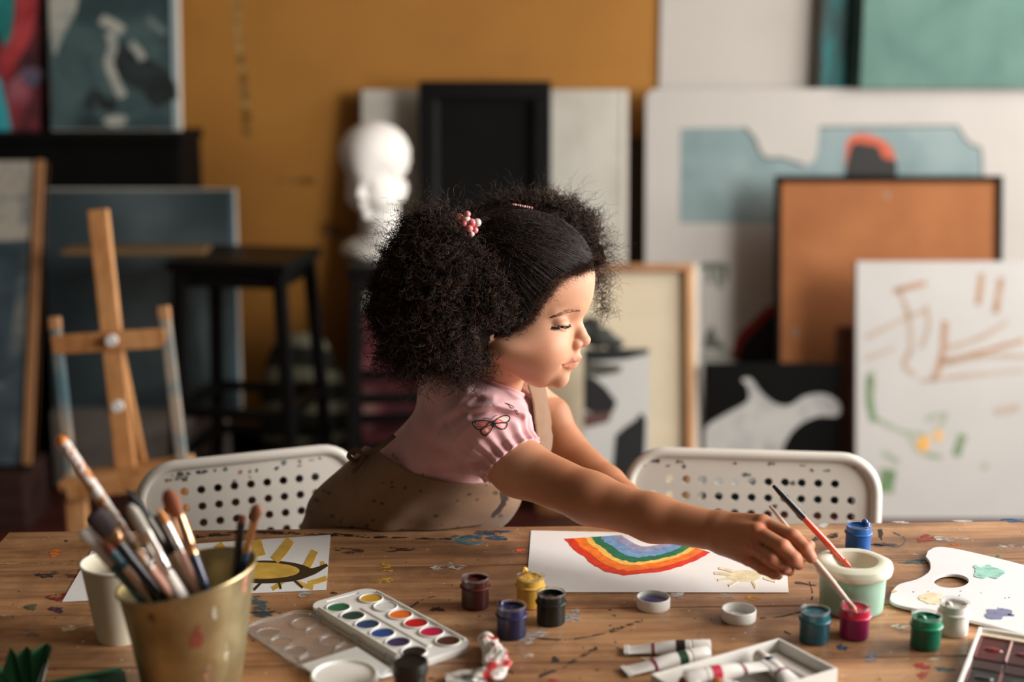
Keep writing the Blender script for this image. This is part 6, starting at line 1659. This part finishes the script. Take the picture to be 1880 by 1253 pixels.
def sample_puff(L, n, spread=1.0):
    """points on the union surface of the puff, with outward directions"""
    wts = np.array([r[0]*r[1]+r[1]*r[2]+r[0]*r[2] for _, r in L], float); wts /= wts.sum()
    pts = []; nrm = []
    while sum(len(x) for x in pts) < n:
        k = RNG.choice(len(L), p=wts); c, r = L[k]
        d = RNG.normal(size=(400, 3)); d /= np.linalg.norm(d, axis=1)[:, None]
        P = np.array(c) + d*np.array(r); N = d/np.array(r); N /= np.linalg.norm(N, axis=1)[:, None]
        ok = np.ones(len(P), bool)
        for j, (c2, r2) in enumerate(L):
            if j != k: ok &= (((P-np.array(c2))/np.array(r2))**2).sum(1) > .92
        pts.append(P[ok]); nrm.append(N[ok])
    return np.concatenate(pts)[:n], np.concatenate(nrm)[:n]
def curls(P, N, length, radius, turns, M_n, inset, droop=0.0, tang=0.0):
    n = len(P); t = np.linspace(0, 1, M_n)[None, :, None]
    rnd = RNG.normal(size=(n, 3)); e1 = np.cross(N, rnd); e1 /= np.linalg.norm(e1, axis=1)[:, None]+1e-9
    D = N*(1-tang) + e1*tang*1.2 + RNG.normal(size=(n, 3))*.22; D[:, 1] += droop; D /= np.linalg.norm(D, axis=1)[:, None]
    e1 = np.cross(D, rnd); e1 /= np.linalg.norm(e1, axis=1)[:, None]+1e-9; e2 = np.cross(D, e1)
    L_ = (length[0] + (length[1]-length[0])*RNG.random((n, 1, 1))); R_ = (radius[0] + (radius[1]-radius[0])*RNG.random((n, 1, 1)))
    ph = RNG.random((n, 1, 1))*6.28; tu = (turns[0] + (turns[1]-turns[0])*RNG.random((n, 1, 1)))
    a = ph + 2*PI*tu*t; grow = np.clip(t*3, .25, 1)
    root = (P - N*inset*RNG.random((n, 1)))[:, None, :]
    bend = RNG.normal(size=(n, 1, 3))*.25
    return root + D[:, None, :]*L_*t + bend*L_*t*t + (e1[:, None, :]*np.cos(a) + e2[:, None, :]*np.sin(a))*R_*grow
def hair_mesh(P3, r0, r1, lo, hi, name='hair_curls'):
    P3 = P3[~((P3[..., 0] > 884) & (P3[..., 0] < 914) & (P3[..., 1] > 611) & (P3[..., 1] < 641) & (P3[..., 2] > 40)).any(1)]     # the ear lobe stays free
    return tubes_np(to_world(P3), r0, r1, name, M_hair, hair if name == 'slicked_strands' else child, 3, hair_tint(lo, hi, len(P3)))
BR_LO, BR_HI = (24, 17, 14), (84, 60, 46)
P, N = sample_puff(PUFF_N, 5200); keep = P[:, 2] > -10; P, N = P[keep], N[keep]
hair_mesh(curls(P, N, (10, 30), (2.5, 5.5), (1.5, 3.5), 22, 14, .1, .55), .00040, .00028, BR_LO, BR_HI)          # tight curls on the surface
P, N = sample_puff(PUFF_N, 2300)
hair_mesh(curls(P, N, (18, 60), (2.0, 5.0), (1.5, 4.0), 24, 14, .05, .2), .00030, .00012, BR_LO, (96, 70, 54))       # frizz halo
m = (P[:, 1] > 590)
hair_mesh(curls(P[m][:320], N[m][:320], (26, 58), (5, 9), (1.6, 2.8), 34, 8, .8, .0), .00048, .00030, BR_LO, BR_HI)   # hanging ringlets
n = 150; P = np.stack([RNG.uniform(690, 800, n), RNG.uniform(628, 662, n), RNG.uniform(40, 105, n)], -1); N = np.tile([[-.25, .9, .15]], (n, 1)) + RNG.normal(size=(n, 3))*.25
hair_mesh(curls(P, N, (18, 40), (5, 9), (1.4, 2.4), 40, 4, .5, .0), .00055, .00035, BR_LO, (70, 50, 38))
P, N = sample_puff(PUFF_F, 2200)
hair_mesh(curls(P, N, (10, 30), (2.5, 5.0), (1.5, 3.2), 20, 14, -.05, .5), .00040, .00028, BR_LO, BR_HI)
P, N = sample_puff(PUFF_F, 1200)
hair_mesh(curls(P, N, (18, 52), (2.0, 4.5), (1.5, 3.5), 22, 12, -.1, .15), .00028, .00012, BR_LO, (110, 80, 60))
k = RNG.random((160, 1)); P = np.concatenate([1085 + 25*k, 500 + 75*RNG.random((160, 1)), -95 + 30*RNG.random((160, 1))], 1); N = np.tile([[.9, .2, -.1]], (160, 1))
hair_mesh(curls(P, N, (14, 36), (3, 6), (1.5, 3), 22, 6, .1, .2), .00028, .00012, BR_LO, (110, 80, 60))

# combed strands from the hairline back to the two clips
def on_scalp(u, v, sgn):
    """largest |w| of the scalp at picture position (u, v)"""
    return surf_w(scalp_free, u, v, 140, -140, 1.5)
def scalp_free(p):
    q = head_local(p); d = ell(q, (958, 493, 0), (133, 106, 116)); d = smin(d, ell(q, (1000, 532, 0), (86, 88, 68)), 26)
    return smin(d, ell(q, (940, 560, 0), (100, 92, 90)), 20) - 3.0
hv = np.concatenate([RNG.uniform(484, 500, 420), RNG.uniform(500, 620, 420)])
hu_ = np.interp(hv, HL_V, HL_U) - RNG.uniform(0, 10, len(hv)) - 3
top = RNG.random(520); pu = 1082 - 130*top; pv = 486 - 108*np.sin(top*1.45)**.9
ru = np.concatenate([hu_, pu]); rv = np.concatenate([hv, pv + RNG.uniform(0, 4, 520)])
n = len(ru); M_n = 18; t = np.linspace(0, 1, M_n)
gu, gv = 866 + RNG.normal(size=n)*7, 414 + RNG.normal(size=n)*9
UU = ru[:, None]*(1-t) + gu[:, None]*t; VV = rv[:, None]*(1-t) + gv[:, None]*t
arch = np.sin(PI*t)[None]*RNG.uniform(4, 20, n)[:, None]; VV = VV - arch*.6
jit = np.cumsum(RNG.normal(size=(n, M_n))*.5, 1); VV += jit; UU += np.cumsum(RNG.normal(size=(n, M_n))*.4, 1)
WW = surf_w(scalp_free, UU.ravel(), VV.ravel(), 140, -140, 1.5).reshape(n, M_n)
ok = ~np.isnan(WW).any(1) & (np.abs(np.diff(WW, axis=1)).max(1) < 40)
P3 = np.stack([UU, VV, WW + RNG.random((n, 1))*2.5 + 0.5], -1)[ok]
hair_mesh(P3, .00034, .00028, (20, 16, 14), (66, 52, 44), 'slicked_strands')
# strands on both sides of the parting, combed towards the far clip
n = 620; a_ = RNG.random(n); ru = 1098 - 60*a_ + RNG.normal(size=n)*3; rv = 488 - 62*a_ + RNG.normal(size=n)*7
ru = np.minimum(ru, 1092); gu, gv = 952 + RNG.normal(size=n)*14, 386 + np.abs(RNG.normal(size=n))*9
UU = ru[:, None]*(1-t) + gu[:, None]*t; VV = rv[:, None]*(1-t) + gv[:, None]*t - np.sin(PI*t)[None]*RNG.uniform(8, 30, n)[:, None]
VV += np.cumsum(RNG.normal(size=(n, M_n))*.6, 1); UU += np.cumsum(RNG.normal(size=(n, M_n))*.5, 1)
WW = surf_w(scalp_free, UU.ravel(), VV.ravel(), 140, -140, 1.5).reshape(n, M_n)
inside = scalp_free(np.stack([UU.ravel(), VV.ravel(), WW.ravel()]).astype(np.float32)).reshape(n, M_n) < 0
ok = inside.all(1) & (np.abs(np.diff(WW, axis=1)).max(1) < 40)
hair_mesh(np.stack([UU, VV, WW + RNG.random((n, 1))*2 + .5], -1)[ok], .00034, .00028, (20, 16, 14), (66, 52, 44), 'slicked_strands')
# short frizz standing off the combed hair
n = 1500; fu, fv = RNG.uniform(880, 1092, n), RNG.uniform(382, 600, n)
fv = np.where(fu > np.interp(fv, HL_V, HL_U) - 4, 400 + RNG.random(n)*60, fv); fw = surf_w(scalp_free, fu, fv, 140, -140, 2)
f_ok = np.abs(scalp_free(np.stack([fu, fv, fw]).astype(np.float32))) < 6
P_ = np.stack([fu, fv, fw], -1)[f_ok]; N_f = np.stack([np.full(len(P_), -.3), np.full(len(P_), -.5), np.full(len(P_), .6)], -1) + RNG.normal(size=(len(P_), 3))*.5
hair_mesh(curls(P_, N_f, (5, 14), (1.2, 3), (.8, 2), 12, 0, 0, .5), .00022, .00012, (26, 20, 17), (90, 66, 52), 'baby_hair')
# fine baby hair along the hairline
nb_ = 2200; v0 = RNG.uniform(482, 625, nb_); v0[:1000] = RNG.uniform(478, 499, 1000)
u0 = np.interp(v0, HL_V, HL_U) + RNG.uniform(-16, 8, nb_); w0 = surf_w(lambda p: face_field(p) - 1.0, u0, v0, 140, -140, 1.5)
N = np.stack([np.full(nb_, .5), np.full(nb_, .35), np.full(nb_, .45)], -1) + RNG.normal(size=(nb_, 3))*.35
hair_mesh(curls(np.stack([u0, v0, w0], -1), N, (5, 19), (1.2, 3.2), (.8, 1.8), 12, 0, .0, .3), .00020, .00010, (46, 30, 23), (104, 74, 56), 'baby_hair')

# hair clips
M_petal = mat('pink_resin', S(226, 150, 150), .3, col2=S(214, 96, 100), scale=160, thr=(.4, .62), coat=.4); M_petal_w = mat('blush_resin', S(232, 200, 194), .3, coat=.4)
cl = bpy.data.objects.new('hair_clip', None); COL.objects.link(cl); cl.parent = child; cl['label'] = 'pink flower hair clip'
cw = 150.0
for k, (u, v, r, a) in enumerate(((844, 399, 6.5, 0), (856, 403, 7.5, 1), (858, 393.5, 6.0, 0), (876, 409, 7.5, 1), (866, 410, 8, 0), (862, 420, 6.5, 0), (872, 423, 6.0, 0), (866, 430, 5.0, 1), (852, 411, 5.5, 0))):
    c = Vector(to_world(np.array((u, v, cw + (k % 3)*3)))); rr = r/S0
    prof = [(0, -rr)] + [(rr*math.cos(x), rr*math.sin(x)) for x in np.linspace(-1.4, 1.4, 9)] + [(0, rr)]
    MB().lathe(prof, 14, Matrix.Translation(c)).build('petal', M_petal_w if a else M_petal, cl, 'all')
c2_ = bpy.data.objects.new('hair_clip', None); COL.objects.link(c2_); c2_.parent = child; c2_['label'] = 'thin twisted pink hair band'
for k in range(9):
    u, v = 942 + 4.2*k, 376 + .75*k
    w = surf_w(scalp_field, [u], [v + 6], 140, -140, 2)[0]
    c = Vector(to_world(np.array((u, v, -30.0)))); rr = 2.6/S0
    MB().lathe([(0, -rr)] + [(rr*math.cos(x), rr*math.sin(x)) for x in np.linspace(-1.3, 1.3, 7)] + [(0, rr)], 10, Matrix.Translation(c)).build('band_bead', M_petal_w if k % 2 else M_petal, c2_, 'all')

# ---- the brush in her hand
bt0, bt1 = PY(1413, 929, 1.605), PZ(1570, 1122, TZ+.0325)
d_ = (bt1 - bt0).normalized()
brush_axis('paintbrush', 'pale wooden brush held in the child\'s hand, dipped in the magenta jar', bt1 + d_*.006, bt0, 'round', .0020, .0032, .0040, .008, .010, paint(206, 150, 120), M_h_pale, mat('pale_pink_handle', S(226, 200, 184), .4, var=.06, scale=60, coat=.2), group=None)

# ================================================================== PLASTER BUST
BS = F/4.2          # pixels per metre at the bust
BC = PY(692, 345, 4.08)
BA = math.radians(200)      # which way the bust looks
def bust_world(A):
    """bust head modelled with the same (u, v, w) face; scaled and turned to look towards the viewer's left"""
    A = np.asarray(A, float); x = (A[..., 0]-960)/S0; y = A[..., 2]/S0; z = (560-A[..., 1])/S0
    sc_ = 1.22
    ang = math.radians(-112)                       # face +x turned towards the camera and slightly left
    X = (x*math.cos(ang) - (-y)*math.sin(ang))*sc_; Y = (x*math.sin(ang) + (-y)*math.cos(ang))*sc_
    return np.stack([BC.x + X - .005, BC.y + Y, zs2 + .247 + z*sc_], -1)
def bust_face(p):
    h = ell(p, (955, 512, 0), (132, 112, 108)) + 8*wob(p, .07, .2) + 4.0*wob(p, .15, 1.1)
    line = np.interp(p[1], [400, 470, 505, 540, 600, 680], [1200, 1105, 1060, 1010, 975, 920])
    h = smax(h, (p[0]-line)*.6, 8)
    q = (p[0]*HC + 0*p[0], p[1], p[2])
    f = face_plain(p)
    d = smin(smin(f, ell(p, (972, 590, 0), (88, 92, 88)), 20), h, 6)
    d = smin(d, cap(p, (935, 640, 0), (905, 790, 0), 58, 70), 20)
    d = smin(d, ell(p, (915, 830, 0), (95, 60, 150)), 30)
    return np.maximum(d, p[1]-843)
def face_plain(p):
    x, z = p[0]-HU, p[2]
    # undo the child's head turn so that the bust is straight
    q = np.stack([HU + (x*.985)*HC - z*HS, p[1], (x*.985)*HS + z*HC])
    return face_field(q)
bust = thing('plaster_bust', 'white plaster head sculpture on the black stand', 'sculpture', (BC.x, BC.y, zs2))
o = organic('head', bust_face, (760, 360, -190), (1120, 880, 190), 3.2, M_plaster, None, 1, None, bust_world)
o.parent = bust; o.matrix_parent_inverse = Matrix.Translation((BC.x, BC.y, zs2)).inverted()
MB().lathe([(0, .001), (.085, .001), (.088, .006), (.086, .016), (.07, .024), (0, .024)], 36, Matrix.Translation((0, .03, 0))).build('base', M_plaster, bust, True)
